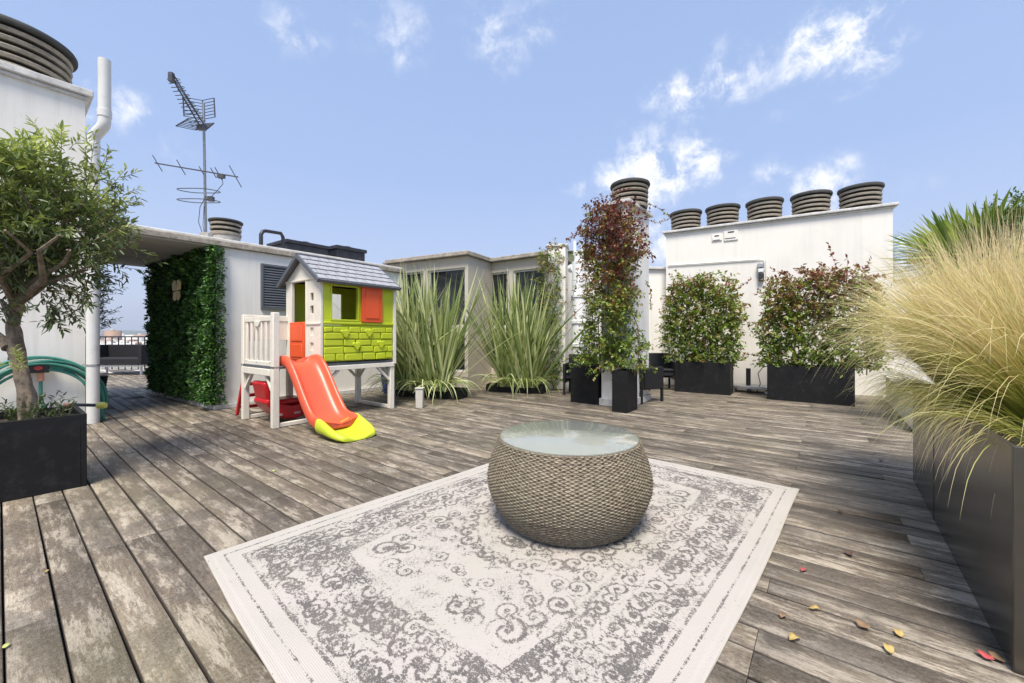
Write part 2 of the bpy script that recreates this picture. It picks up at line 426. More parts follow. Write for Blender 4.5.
mb = MB(); mb.frame(c0 + UP * -22 + D1 * .4 + D2 * .4, D1 * 20.2, D2 * 13.1, UP * 21.69)
tag(build('apartment_block', mb, M['white_wall']), 'pale apartment block that carries the roof terrace', 'building')

# ------------------------------------------------------------------ far city
gm = simple('distant_ground', (.22, .23, .21), .95, .3, .02, bmp=0)
mb = MB(); mb.frame((-9000, -6000, -23), (18000, 0, 0), (0, 16000, 0), (0, 0, .5)); kind(build('ground', mb, gm), label='distant city ground far below the roof', cat='ground')
def city():
    V = []; Fc = []; R = []; o = 0
    for i in range(5200):
        y = 45 * (2600 / 45) ** (random.random() ** .8); a = random.uniform(-1.5, 1.5); x = a * y
        if y < 80 and abs(a) < .4: continue
        s = 4 + y * .012 + random.random() * 10; w, d = s * random.uniform(.7, 1.8), s * random.uniform(.6, 1.3)
        top = -22.5 + random.uniform(9, 18.5) + (random.random() ** 8) * (16 if y > 500 else 3)
        q = [(x, y), (x + w, y + w * .2), (x + w - d * .2, y + d + w * .2), (x - d * .2, y + d)]
        r = random.random()
        V += [(px, py, -22.5) for px, py in q] + [(px, py, top) for px, py in q]; R += [r] * 8
        Fc += [(o + 4, o + 5, o + 6, o + 7)] + [(o + j, o + (j + 1) % 4, o + 4 + (j + 1) % 4, o + 4 + j) for j in range(4)]; o += 8
        m_ = .25 * min(w, d)
        V += [(x + w * .3, y + d * .4, top), (x + w * .3 + m_, y + d * .4, top), (x + w * .3 + m_, y + d * .4 + m_, top), (x + w * .3, y + d * .4 + m_, top)]
        V += [(a_, b_, c_ + 2.2) for a_, b_, c_ in V[-4:]]; R += [(r * 7) % 1] * 8
        Fc += [(o + 4, o + 5, o + 6, o + 7)] + [(o + j, o + (j + 1) % 4, o + 4 + (j + 1) % 4, o + 4 + j) for j in range(4)]; o += 8
    m, nt, b, out = new_mat('city_walls')
    a = N(nt, 'ShaderNodeAttribute', attribute_name='rnd')
    c = ramp(nt, [(0, (.62, .60, .56)), (.3, (.45, .42, .38)), (.5, (.16, .17, .19)), (.65, (.34, .22, .16)), (.8, (.7, .69, .66)), (.92, (.06, .09, .05))], a.outputs['Fac'], 'CONSTANT').outputs[0]
    tc = nt.nodes.new('ShaderNodeTexCoord'); sx = nt.nodes.new('ShaderNodeSeparateXYZ'); nt.links.new(tc.outputs['Object'], sx.inputs[0])
    wz = math_(nt, 'GREATER_THAN', math_(nt, 'FRACT', math_(nt, 'MULTIPLY', sx.outputs[2], .34)), .52)
    wx = math_(nt, 'GREATER_THAN', math_(nt, 'FRACT', math_(nt, 'MULTIPLY', math_(nt, 'ADD', sx.outputs[0], sx.outputs[1]), .4)), .5)
    ge = nt.nodes.new('ShaderNodeNewGeometry'); sn = nt.nodes.new('ShaderNodeSeparateXYZ'); nt.links.new(ge.outputs['Normal'], sn.inputs[0])
    side = math_(nt, 'LESS_THAN', sn.outputs[2], .5)
    c = mixc(nt, math_(nt, 'MULTIPLY', math_(nt, 'MULTIPLY', wz, wx), math_(nt, 'MULTIPLY', side, .8)), c, (.05, .055, .065))
    nt.links.new(c, b.inputs['Base Color']); b.inputs['Roughness'].default_value = .8
    kind(np_mesh('city_rooftops', V, Fc, m, None, {'rnd': R}), 'stuff', 'mass of far pale city rooftops beyond the terrace railing', 'city')
city()
def hills():
    V = []; Fc = []; nx, ny = 160, 6
    for j in range(ny):
        for i in range(nx):
            a = -1.5 + 3.0 * i / (nx - 1); y = 3800 + j * 260
            hgt = (math.sin(i * .09 + 1.2) * .35 + math.sin(i * .23 + j * .4) * .18 + math.sin(i * .6 + j) * .04 + .75) * 120 * math.sin(math.pi * (j + .2) / (ny - .2)) - 24
            V.append((a * y, y, max(hgt, -30)))
    for j in range(ny - 1):
        for i in range(nx - 1): q = j * nx + i; Fc.append((q, q + 1, q + nx + 1, q + nx))
    kind(np_mesh('hills', V, Fc, simple('hill_green', (.07, .10, .06), .9, .4, .004, bmp=0), None, sm=True), label='low wooded hills on the horizon', cat='hills')
hills()
def tower():
    Y = 900.0; p = at(899, 336, Y); t = thing('skyscraper', 'pale blue rounded glass skyscraper far off right of the chimney wall', 'skyscraper', (p.x, p.y, -23))
    m, nt, b, out = new_mat('pale_glass_tower')
    tc = nt.nodes.new('ShaderNodeTexCoord'); sx = nt.nodes.new('ShaderNodeSeparateXYZ'); nt.links.new(tc.outputs['Object'], sx.inputs[0])
    w = math_(nt, 'GREATER_THAN', math_(nt, 'FRACT', math_(nt, 'MULTIPLY', sx.outputs[2], .14)), .55)
    nt.links.new(mixc(nt, w, (.62, .66, .70), (.16, .24, .34)), b.inputs['Base Color']); b.inputs['Roughness'].default_value = .3
    mb = MB(); top = Zat(236, Y) + 23; prof = []
    for k in range(13):
        z = top * (.82 + .18 * k / 12); r = 13 * max(.02, 1 - (k / 12) ** 2.6) ** .6; prof.append((r, z))
    mb.lathe([(15, 0), (13.5, top * .3), (13, top * .82)] + prof[1:], (0, 0, 0), 28); build('shaft', mb, m, t)
    mb = MB(); mb.tube([(0, 0, top - 4), (0, 0, top + 6)], .6, 6); build('mast', mb, M['steel'], t)
tower()

# ------------------------------------------------------------------ chimney cowls
def cowl(name, loc, r, hgt, label, group='round louvred chimney cowls on the roofs', nr=5, capover=1.06):
    t = thing(name, label, 'chimney cowl', loc, random.uniform(0, 6.28), group); t.rotation_euler = (random.uniform(-.018, .018), random.uniform(-.018, .018), t.rotation_euler.z)
    n = 64
    mb = MB(); mb.lathe([(r * .80, 0), (r * .84, hgt * .93)], (0, 0, 0), n); build('core', mb, M['cowl_core'], t)
    step = hgt * .88 / nr
    for k in range(nr):
        z0 = k * step + (0 if k == 0 else step * .22); z1 = k * step + step * .70; r0 = r * (.92 + .04 * k / nr); r1 = r0 + r * .02; ri = r * .82
        mb = MB(); mb.lathe([(r0, z0), (r1 + .004, z1 - .012), (r1, z1), (ri, z1 + step * .02), (ri, z0 + .01)], (0, 0, 0), n, closed=True); build('ring', mb, M['cowl_ring'], t)
    zc = hgt * .885
    mb = MB(); mb.lathe([(r * .84, zc), (r * (capover - .01), zc + .004), (r * capover, zc + .02), (r * capover, hgt - .02), (r * (capover - .02), hgt), (r * .4, hgt + .012), (.0001, hgt + .014)], (0, 0, 0), n); build('cap', mb, M['cowl_cap'], t)
    return t

# ------------------------------------------------------------------ left building
QC = Vector((-5.52, 5.2, 0))                       # right corner of its terrace wall
LT = 4.19
tb = thing('stair_tower', 'tall white rendered tower block at the left edge behind the tree', 'building', QC)
mb = MB(); mb.frame(QC - D2 * 5.0, D2 * 5.0, D1 * 3.2, UP * LT); build('wall', mb, M['white_wall'], tb, world=True)
mb = MB(); mb.frame(QC - D2 * 5.05 - D1 * .07 + UP * LT, D2 * 5.12, D1 * 3.34, UP * .085)
mb.frame(QC - D2 * 5.02 - D1 * .035 + UP * (LT - .05), D2 * 5.055, D1 * 3.27, UP * .047); build('coping', mb, M['coping'], tb, .012, world=True)
cowl('chimney_cowl', Vector((-6.36, 5.1, LT + .09)), .55, .58, 'very large louvred round cowl on the white tower at the left edge')
# big pvc pipe
px = QC + Vector((.10, -.11, 0)); pp = MB()
Yp = 5.09; xl = (93 - 512) / F * Yp; xu = (104.5 - 512) / F * Yp
t = thing('drain_pipe', 'grey white vent pipe with an elbow at the corner of the left tower', 'pipe', (xl, Yp, 0))
za, zb = Zat(138, Yp), Zat(124, Yp); mb = MB()
path = [(xl, Yp, .0), (xl, Yp, za - .06)] + [(xl + (xu - xl) * (.5 - .5 * math.cos(math.pi * k / 8)), Yp, za - .03 + (zb - za + .05) * k / 8) for k in range(9)] + [(xu, Yp, zb + .12), (xu, Yp, Zat(60, Yp))]
mb.tube(path, .062, 24); build('pipe_run', mb, M['pipe'], t, world=True)
mb = MB()
for zc_ in (za - .12, zb + .13): mb = MB(); mb.lathe([(.062, -.05), (.069, -.045), (.069, .045), (.062, .05)], (xl if zc_ < za else xu, Yp, zc_), 24); build('collar', mb, M['pipe'], t, world=True)
mb = MB(); mb.lathe([(.0625, 0), (.067, .001), (.067, .024), (.0625, .025)], (xl, Yp, Zat(366, Yp)), 24); mb.bar((xl, Yp, Zat(366, Yp) + .012), (xl - .18, Yp + .05, Zat(366, Yp) + .012), .012, .02); build('clamp', mb, M['steel'], t, world=True)

# ------------------------------------------------------------------ shed with slab roof
C0 = G(216.2, 409.6); E0 = Vector((-6.95, 7.76, 0)); SH = 2.44
dg = (E0 - C0).normalized(); SF = C0 + D2 * 3.35
shed = thing('roof_shed', 'white flat roofed shed with an overhanging concrete slab behind the playhouse', 'building', C0)
mb = MB(); mb.prism([(0, 0), (3.35, 0), (3.35, 3.2), (0, 3.2)], C0 + UP * .08, D2, dg, UP * (SH - .08)); build('wall', mb, M['white_wall'], shed, world=True)
mb = MB(); mb.prism([(-.04, -.04), (3.35, -.04), (3.35, 3.2), (-.04, 3.2)], C0, D2, dg, UP * .075); build('plinth', mb, M['coping'], shed, .006, world=True)
mb = MB(); a0 = C0 - D2 * 1.33 - dg * .06
mb.prism([(0, 0), (4.72, 0), (4.72, 3.3), (0, 3.3)], a0 + UP * (SH + .003), D2, dg, UP * .085); build('roof_slab', mb, M['old_roof'], shed, .01, world=True)
mb = MB(); mb.prism([(.04, .05), (4.68, .05), (4.68, 3.2), (.04, 3.2)], a0 + UP * (SH + .09), D2, dg, UP * .04); build('roof_felt', mb, M['coping'], shed, .01, world=True)
mb = MB(); mb.prism([(.03, .03), (1.24, .03), (1.24, 3.25), (.03, 3.25)], a0 + UP * (SH - .012), D2, dg, UP * .013); build('soffit', mb, M['soffit'], shed, world=True)
# louvre
p0 = onwall(260.5, 309, C0, SF, .004); p1 = onwall(318, 309, C0, SF, .004); zt = onwall(260.5, 263.5, C0, SF).z; zb_ = p0.z
lv_ = thing('louvre_vent', 'dark grey slatted ventilation grille on the white shed wall', 'vent', p0)
wv = (p1 - p0).length; nrm = -dg
mb = MB(); mb.frame(p0, D2 * wv, nrm * .008, UP * (zt - zb_)); build('backing', mb, M['cowl_core'], lv_, world=True)
mb = MB()
for (a, b_) in (((0, 0), (wv, .03)), ((0, zt - zb_ - .03), (wv, zt - zb_)), ((0, .03), (.03, zt - zb_ - .03)), ((wv - .03, .03), (wv, zt - zb_ - .03))):
    mb.frame(p0 + D2 * a[0] + UP * a[1], D2 * (b_[0] - a[0]), nrm * .035, UP * (b_[1] - a[1]))
build('frame', mb, M['louvre'], lv_, world=True)
mb = MB(); ns = 17
for k in range(ns):
    z = .035 + (zt - zb_ - .08) * k / (ns - 1); mb.frame(p0 + D2 * .03 + UP * z + nrm * .028, D2 * (wv - .06), -nrm * .018 + UP * .020, UP * .012)
build('slat', mb, M['louvre'], lv_, world=True)
ztop = SH + .13
sc = cowl('chimney_cowl', at(226, 237, 7.3).xy.to_3d() + UP * 2.90, .25, .28, 'small low cowl beside the antenna mast on the shed roof', nr=3)
build('stub', MB().lathe([(.22, ztop - 2.90), (.22, -.003)], (0, 0, 0), 32), M['concrete'], sc)
# loop handle and black boxes on the shed roof
pa, pb_ = at(261, 245, 6.75), at(283, 246, 7.15); t = thing('roof_rail', 'black bent tube hoop on the shed roof edge', 'rail', (pa.x, pa.y, ztop))
zt2 = Zat(232, 6.9); mb = MB(); mb.tube([(pa.x, pa.y, ztop), (pa.x, pa.y, zt2 - .08), pa.lerp(pb_, .08).xy.to_3d() + UP * (zt2 - .02), pa.lerp(pb_, .2).xy.to_3d() + UP * zt2, pa.lerp(pb_, .9).xy.to_3d() + UP * (zt2 + .03), (pb_.x, pb_.y, zt2 - .03), (pb_.x, pb_.y, ztop)], .03, 10); build('hoop', mb, M['dark_metal'], t, world=True)
for (u0, u1, vt, Yb, lab) in ((287, 334, 239, 7.35, 'black ventilation box on the shed roof, left one beside the hoop'), (337, 371, 245, 8.05, 'black ventilation box on the shed roof, right one above the playhouse roof')):
    q0 = at(u0, 250, Yb); dd = D2; L = ((u1 - u0) / F * Yb) / .92
    t = thing('vent_box', lab, 'ventilation box', (q0.x, q0.y, ztop), 0, 'black boxes on the shed roof')
    hz = Zat(vt, Yb) - ztop; L = .78 if u0 < 300 else .62
    mb = MB(); mb.frame(q0.xy.to_3d() + UP * ztop, D2 * L, dg * .7, UP * hz * .8); build('body', mb, M['dark_metal'], t, .01, world=True)
    mb = MB(); mb.frame(q0.xy.to_3d() - D2 * .03 - dg * .03 + UP * (ztop + hz * .805), D2 * (L + .06), dg * .76, UP * hz * .2); build('lid', mb, M['dark_metal'], t, .008, world=True)
    mb = MB(); mb.lathe([(.08, 0), (.1, .03), (.06, .05), (.001, .055)], q0.xy.to_3d() + D2 * L * .55 + dg * .2 + UP * (ztop + hz * 1.01), 16); build('knob', mb, M['dark_metal'], t, world=True)

# green wall
def green_wall():
    L = (E0 - C0).length - .22; nr = Vector((-dg.y, dg.x, 0)); nr = nr if nr.dot(-C0) > 0 and (nr.x * -1 + 0) != 9 else -nr
    # outward normal of the passage face: pointing away from the shed, opposite to D2
    if nr.dot(D2) > 0: nr = -nr
    t = thing('green_wall', 'dark green artificial boxwood hedge covering the shed side wall', 'hedge', C0)
    mb = MB(); mb.frame(C0 + dg * .02 + UP * .08, dg * (L - .04), nr * .03, UP * (SH - .1)); build('backing_mat', mb, simple('hedge_mat', (.012, .03, .01), 1), t, world=True)
    lv = Leaves(); dgn = np.array(dg); nrn = np.array(nr)
    cells = rng.uniform(0, 1, (14, 12))
    for i in range(5200):
        a, z = rng.uniform(-.03, L + .03), rng.uniform(.10, SH - .02)
        cx = cells[int(a / L * 13) % 14, int(z / SH * 11) % 12]
        lump = .06 + .05 * math.sin(a * 9 + math.sin(z * 7) * 1.2) * math.sin(z * 8.3 + a * 3) + .04 * cx
        p = np.array(C0) + dgn * a + nrn * (.02 + max(lump, .02) * rng.uniform(.5, 1.15)) + np.array([0, 0, z])
        br = .10 + .75 * rng.random() ** 1.5 * (.5 + .5 * cx)
        d0 = unit(nrn * 1.0 + rvec(.6) + np.array([0, 0, .2]))
        for k in range(5):
            d = unit(d0 + rvec(.75)); lv.add(p, d, unit(nrn + np.array([0, 0, .7]) + rvec(.5)), rng.uniform(.045, .085), rng.uniform(.022, .038), float(np.clip(br + rng.normal() * .14, 0, 1)))
    # leaves wrapping over the front edge of the panel
    for i in range(2600):
        z = rng.uniform(.10, SH - .02); p = np.array(C0) + dgn * rng.uniform(-.09, .03) + nrn * rng.uniform(-.10, .12) + np.array([0, 0, z]); d = unit(-dgn + nrn * .6 + rvec(.7))
        lv.add(p, d, unit(rvec() + np.array([0, 0, 1])), rng.uniform(.035, .07), rng.uniform(.018, .03), float(np.clip(.35 + rng.normal() * .2, 0, 1)))
    lv.build('foliage', M['box_leaf'], t)
    # golden ornament
    q = onwall(177, 291, C0, E0, .24)
    s = thing('butterfly_ornament', 'small golden butterfly shaped ornament pinned on the green hedge wall', 'ornament', q)
    for sx in (-1, 1):
        for (ya, yb, w, nm) in ((.0, .17, .17, 'upper_wing'), (-.15, .01, .14, 'lower_wing')):
            poly = [(0, .004 if ya >= 0 else -.004), (w * .25, yb * .95 if ya >= 0 else ya * .95), (w * .7, yb if ya >= 0 else ya), (w * 1.1, yb * .75 if ya >= 0 else ya * .7), (w * 1.0, .012 if ya >= 0 else -.012)]
            mb = MB(); mb.prism([(x * sx, y) for x, y in poly], q, dg, UP, nr * .012); build(nm, mb, M['gold'], s, world=True)
green_wall()

# antenna
def antenna():
    Y = 6.35; base = at(206, 240, Y); X0 = base.x; k = Y / F
    t = thing('tv_antenna', 'tall roof mast carrying several television aerials above the shed', 'antenna', (X0, Y, ztop))
    def q(u, v, dy=0): return at(u, v, Y + dy)
    mb = MB(); mb.tube([(X0, Y, ztop), q(203.5, 103)], .018, 10); build('mast', mb, M['mast'], t, world=True)
    mb = MB(); mb.frame((X0 - .07, Y - .05, ztop), (.14, 0, 0), (0, .1, 0), (0, 0, .16)); build('mast_foot', mb, M['concrete'], t, .01, world=True)
    # upper yagi: twin boom with crossed elements
    a, b_ = q(201, 128), q(171, 76, -.5); g = MB(); g.tube([a, b_], .011, 6); off = Vector((.05, 0, .05)); g.tube([a + off, b_ + off * .6], .009, 6); off2 = Vector((.0, 0, .12)); g.tube([a + off2, b_ + off * .2], .007, 6)
    pdir = Vector((.78, .25, .22)).normalized()
    for i in range(13):
        c = a.lerp(b_, .06 + i / 13.5); hl = .12 - .004 * i; g.tube([c - pdir * hl, c + pdir * hl], .006, 5)
        if i % 2: g.tube([c + off * .3 - pdir * hl * .5, c + off * 1.0 + pdir * hl * .3], .005, 5)
    g.frame(b_ - Vector((.03, .02, .08)), (.06, 0, 0), (0, .05, 0), (0, 0, .13)); g.frame(a - Vector((.05, .03, .03)), (.12, 0, 0), (0, .06, 0), (0, 0, .08)); build('yagi_aerial', g, M['antenna'], t, world=True)
    # grid reflectors
    for (c4, nm) in (([(183, 97), (214, 98), (215, 117), (184, 116)], 'reflector'), ([(176, 126), (207, 129), (214, 123), (188, 119)], 'reflector')):
        A, B, C, D = [q(u, v, .05) for u, v in c4]; r = MB()
        for i in range(7):
            s_ = i / 6; pL, pR = A.lerp(D, s_), B.lerp(C, s_); mid = pL.lerp(pR, .5) + Vector((0, .08, 0)); r.tube([pL, mid, pR], .006, 5)
        r.tube([A, D], .011, 6); r.tube([B, C], .011, 6); r.tube([A.lerp(B, .5) + Vector((0, .08, 0)), D.lerp(C, .5) + Vector((0, .08, 0))], .009, 6); build(nm, r, M['antenna'], t, world=True)
    # lower boom
    a, b_ = q(155, 163), q(238, 177, -.2); g = MB(); g.tube([a, b_], .010, 6)
    for fr, l in ((.03, .13), (.32, .12), (.57, .07), (.71, .08), (.77, .10), (.97, .17)):
        c = a.lerp(b_, fr); e = Vector((.33, .2, -.75)).normalized() * l; g.tube([c - e, c + e], .007, 5)
    g.frame(a.lerp(b_, .8) - Vector((.05, .02, .06)), (.1, 0, 0), (0, .05, 0), (0, 0, .05)); build('boom_aerial', g, M['antenna'], t, world=True)
    # folded loop
    g = MB(); loop = []
    for (v, hw, dy) in ((193, .27, 0), (203, .27, 0)):
        c = q(204, v); pts = [c + Vector((math.copysign(abs(math.cos(x)) ** .5, math.cos(x)) * hw, math.sin(x) * .2 - .1, math.sin(x) * .035)) for x in [2 * math.pi * i / 24 for i in range(24)]]
        g.tube(pts, .007, 5, closed=True)
    g.frame(q(216, 201) - Vector((.04, .14, .04)), (.08, 0, 0), (0, .06, 0), (0, 0, .07)); build('loop_aerial', g, M['antenna'], t, world=True)
    g = MB()
    g.tube([q(222, 177, -.1), q(223, 184, -.1), q(217, 191, -.08), q(211, 197, -.06), q(206, 200, -.03)], .005, 5)
    g.tube([q(206, 196, -.04), q(200, 207, -.05), q(198.5, 222, -.05), q(202, 232, -.04), q(206, 239, -.03)], .005, 5); g.tube([q(204, 206, -.03), q(203, 225, -.04), q(205, 238, -.03)], .004, 5)
    build('cable', g, M['tap_black'], t, world=True)
antenna()

# ------------------------------------------------------------------ block with windows (two saw-tooth bays)
def bay(pl, pr, depth, label, top=2.78):
    d = (pr - pl).normalized(); n = Vector((d.y, -d.x, 0)); n = n if n.y < 0 else -n; W = (pr - pl).length
    t = thing('window_bay', label, 'building', pl, 0, 'white window bays of the roof pavilion')
    z1, z2, z3, z4 = .34, 1.18, 1.30, top - .23
    mb = MB(); back = -n * depth
    mb.frame(pl, d * W, -n * .08, UP * z1); mb.frame(pl + UP * (top - .23), d * W, -n * .08, UP * .23)
    cols = [0, .06, W * .5 - .045, W * .5 + .045, W - .06, W]
    for a, b_ in ((0, .07), (W * .5 - .06, W * .5 + .06), (W - .07, W)): mb.frame(pl + d * a + UP * z1, d * (b_ - a), -n * .08, UP * (z4 - z1))
    for a, b_ in ((.07, W * .5 - .06), (W * .5 + .06, W - .07)): mb.frame(pl + d * a + UP * z2, d * (b_ - a), -n * .08, UP * (z3 - z2))
    mb.frame(pl + back, d * W, -n * .05, UP * top); mb.frame(pl - n * .08, d * .05, back * .95, UP * top); mb.frame(pr - n * .08 - d * .05, d * .05, back * .95, UP * top)
    build('wall', mb, M['old_frame'], t, world=True)
    for a, b_ in ((.07, W * .5 - .06), (W * .5 + .06, W - .07)):
        for za_, zb2 in ((z1, z2), (z3, z4)):
            fr = MB()
            for (x0, x1, y0, y1) in ((a, b_, za_, za_ + .04), (a, b_, zb2 - .04, zb2), (a, a + .04, za_ + .04, zb2 - .04), (b_ - .04, b_, za_ + .04, zb2 - .04)):
                fr.frame(pl + d * x0 - n * .035 + UP * y0, d * (x1 - x0), -n * .035, UP * (y1 - y0))
            f_ = build('window', fr, M['coping'], t, world=True)
            g = MB(); g.frame(pl + d * (a + .04) - n * .05 + UP * (za_ + .04), d * (b_ - a - .08), -n * .008, UP * (zb2 - za_ - .08))
            me = build('pane', g, M['glasspane'], t, world=True); me.parent = f_
    mb = MB(); mb.frame(pl - d * .06 + n * .12 + UP * (top + .003), d * (W + .12), -n * (depth + .1), UP * .05)
    mb.frame(pl - d * .04 + n * .07 + UP * (top + .056), d * (W + .08), -n * (depth + .03), UP * .05); build('roof_edge', mb, M['old_roof'], t, .012, world=True)
f1l, f1r = Vector((-2.93, 9.5, 0)), Vector((-.92, 8.43, 0)); f2l, f2r = Vector((-.81, 9.5, 0)), Vector((.755, 8.43, 0))
bay(f1l, f1r, 2.2, 'white pavilion bay with dark windows, the left one behind the first flax')
bay(f2l, f2r, 1.2, 'white pavilion bay with dark windows, the right one beside the ivy pillar')

# ------------------------------------------------------------------ low wall behind the ivy chimney and its pipes
WA, WB = Vector((3.53, 9.21, 0)), Vector((6.87, 7.25, 0)); WD = (WB - WA).normalized(); WN = Vector((WD.y, -WD.x, 0)); WN = WN if WN.y < 0 else -WN
back = thing('back_wall', 'lower white wall between the window bays and the tall chimney wall', 'wall', (1.0, 9.3, 0))
bz = 2.66; pL = Vector((.80, 9.35, 0)); pR = WA + Vector((.1, .25, 0)); bd = (pR - pL).normalized(); bn = Vector((bd.y, -bd.x, 0)); LW = (pR - pL).length
mb = MB(); mb.frame(pL, bd * LW, -bn * .25, UP * bz); build('wall', mb, M['white_wall'], back, world=True)
mb = MB(); mb.frame(pL + bn * .06 + UP * (bz + .002), bd * LW, -bn * .37, UP * .06); build('coping', mb, M['coping'], back, .01, world=True)
# pillar left with ivy
pc = at(556, 380, 8.35); pil = thing('white_pillar', 'white rendered pillar wrapped in climbing ivy beside the window bays', 'pillar', (pc.x, pc.y, 0))
mb = MB(); mb.frame((pc.x - .16, pc.y, 0), (.34, -.1, 0), (.1, .34, 0), (0, 0, Zat(247, 8.35))); build('shaft', mb, M['white_wall'], pil, .01, world=True)
mb = MB(); mb.frame((pc.x - .2, pc.y - .03, Zat(247, 8.35)), (.42, -.1, 0), (.1, .42, 0), (0, 0, .05)); build('coping', mb, M['coping'], pil, .01, world=True)
# big white duct with joints
dY = 8.2; dx = at(579, 380, dY).x; t = thing('white_duct', 'thick white painted vertical duct with collars left of the ivy chimney', 'duct', (dx, dY, 0))
mb = MB(); mb.tube([(dx, dY, 0), (dx, dY, Zat(262, dY))], .145, 28); build('duct_pipe', mb, M['pipe_white'], t, world=True)
for v in (372, 345, 322, 296): mb = MB(); mb.lathe([(.145, -.04), (.165, -.03), (.165, .03), (.145, .04)], (dx, dY, Zat(v, dY)), 28); build('collar', mb, M['pipe_white'], t, world=True)
mb = MB(); mb.tube([(dx, dY, Zat(262, dY)), (dx, dY, Zat(252, dY))], .10, 20); mb.tube([(dx - .09, dY, Zat(255, dY)), (dx - .09, dY, Zat(241, dY))], .035, 10); mb.tube([(dx + .07, dY, Zat(255, dY)), (dx + .07, dY, Zat(243, dY))], .03, 10); build('cap_fitting', mb, M['pipe_white'], t, world=True)
hz_ = Zat(268, dY); t = thing('cross_pipe', 'white horizontal pipe running along the wall top to the duct', 'pipe', (dx, dY, hz_))
mb = MB(); mb.tube([(pc.x + .3, dY + .1, hz_), (dx - .1, dY, hz_)], .085, 20); mb.tube([(dx + .1, dY, hz_), (dx + .55, dY + .1, hz_ - .02)], .07, 20); build('pipe_run', mb, M['pipe_white'], t, world=True)
for (u, w) in ((569, .12), (592, .16)):
    q = at(u, 380, 8.7); t = tag(build('wall_panel', MB().frame((q.x - w, q.y, 0), (2 * w, 0, 0), (0, .12, 0), (0, 0, Zat(268 + (u > 580) * 4, 8.7))), M['white_wall'], None, .01), 'white boxed pipe casing ' + ('left' if u < 580 else 'right') + ' of the thick white duct', 'pipe casing')
q = at(580, 265, 9.2); tag(build('green_box', MB().box(q.x - .26, q.x + .26, q.y, q.y + .4, bz + .06, Zat(252, 9.2)).box(q.x - .3, q.x + .3, q.y - .04, q.y + .44, Zat(252, 9.2) + .002, Zat(252, 9.2) + .03), M['greenbox'], None, .008), 'small olive green box standing on the wall top behind the duct', 'box')

# ------------------------------------------------------------------ chimney wall
CW = 3.44
cw = thing('chimney_wall', 'tall cream rendered chimney wall with five cowls along its top', 'chimney', WA)
mb = MB(); mb.frame(WA, WB - WA, -WN * .95, UP * CW); build('wall', mb, M['chimney_wall'], cw, world=True)
mb = MB(); mb.frame(WA - WD * .07 + WN * .07 + UP * (CW + .002), WD * ((WB - WA).length + .14), -WN * 1.09, UP * .05)
mb.frame(WA - WD * .03 + WN * .03 + UP * (CW - .035), WD * ((WB - WA).length + .06), -WN * 1.01, UP * .034); build('coping', mb, M['coping'], cw, .01, world=True)
cl = ['farthest left', 'second from left', 'middle', 'second from right', 'nearest, rightmost']
for u, lab in zip((686, 722.5, 764.5, 810.5, 860), cl):
    p = onwall(u, 225, WA, WB, -.46); cowl('chimney_cowl', (p.x, p.y, CW + .05), .335, .49, lab + ' of the five louvred cowls on the cream chimney wall')
def wbox(u0, u1, v0, v1, dep, off=0.0):
    a, b_ = onwall(u0, v1, WA, WB, off), onwall(u1, v1, WA, WB, off); z1 = onwall((u0 + u1) / 2, v0, WA, WB, off).z; z0 = onwall((u0 + u1) / 2, v1, WA, WB, off).z
    return MB().frame((a.x, a.y, z0), (b_ - a).xy.to_3d(), WN * dep, UP * (z1 - z0))
t = thing('vent_plate', 'pair of small white vent plates below the cowls on the cream wall', 'vent', onwall(722, 240, WA, WB))
build('plate', wbox(712, 722, 234.5, 241, .02, .002), M['chimney_wall'], t, .006, world=True); build('plate', wbox(724, 738, 230.5, 240.5, .02, .002), M['chimney_wall'], t, .006, world=True)
build('slot', wbox(714.5, 719, 235.5, 236.6, .024, .002), M['dark_metal'], t, world=True); build('slot', wbox(728, 734, 231.6, 232.8, .024, .002), M['dark_metal'], t, world=True); build('slot', wbox(725, 735.5, 238, 238.7, .024, .002), M['dark_metal'], t, world=True); build('slot', wbox(713, 720, 240, 240.5, .024, .002), M['dark_metal'], t, world=True)
t = thing('wall_conduit', 'thin grey conduit running along the cream chimney wall', 'conduit', onwall(672, 265, WA, WB))
mb = MB(); mb.tube([onwall(u, v, WA, WB, .02) for u, v in ((668, 265.5), (700, 263.5), (730, 261.3), (758, 259.5), (762.5, 259.8), (764.5, 262), (764.7, 270))], .011, 8); mb.tube([onwall(766, 259, WA, WB, .012), onwall(766, 300, WA, WB, .012)], .004, 6); build('conduit_run', mb, M['pipe'], t, world=True)
t = thing('wall_lamp', 'small grey and black box lamp on the cream wall at the conduit end', 'lamp', onwall(761, 275, WA, WB))
build('housing', wbox(757.5, 763.5, 263.5, 268, .09, .002), M['steel'], t, .006, world=True); build('shade', wbox(758, 763.5, 269, 272.5, .08, .002), M['pipe_white'], t, .006, world=True); build('lamp_body', wbox(758.5, 764, 273.5, 281, .08, .002), M['tap_black'], t, .006, world=True)
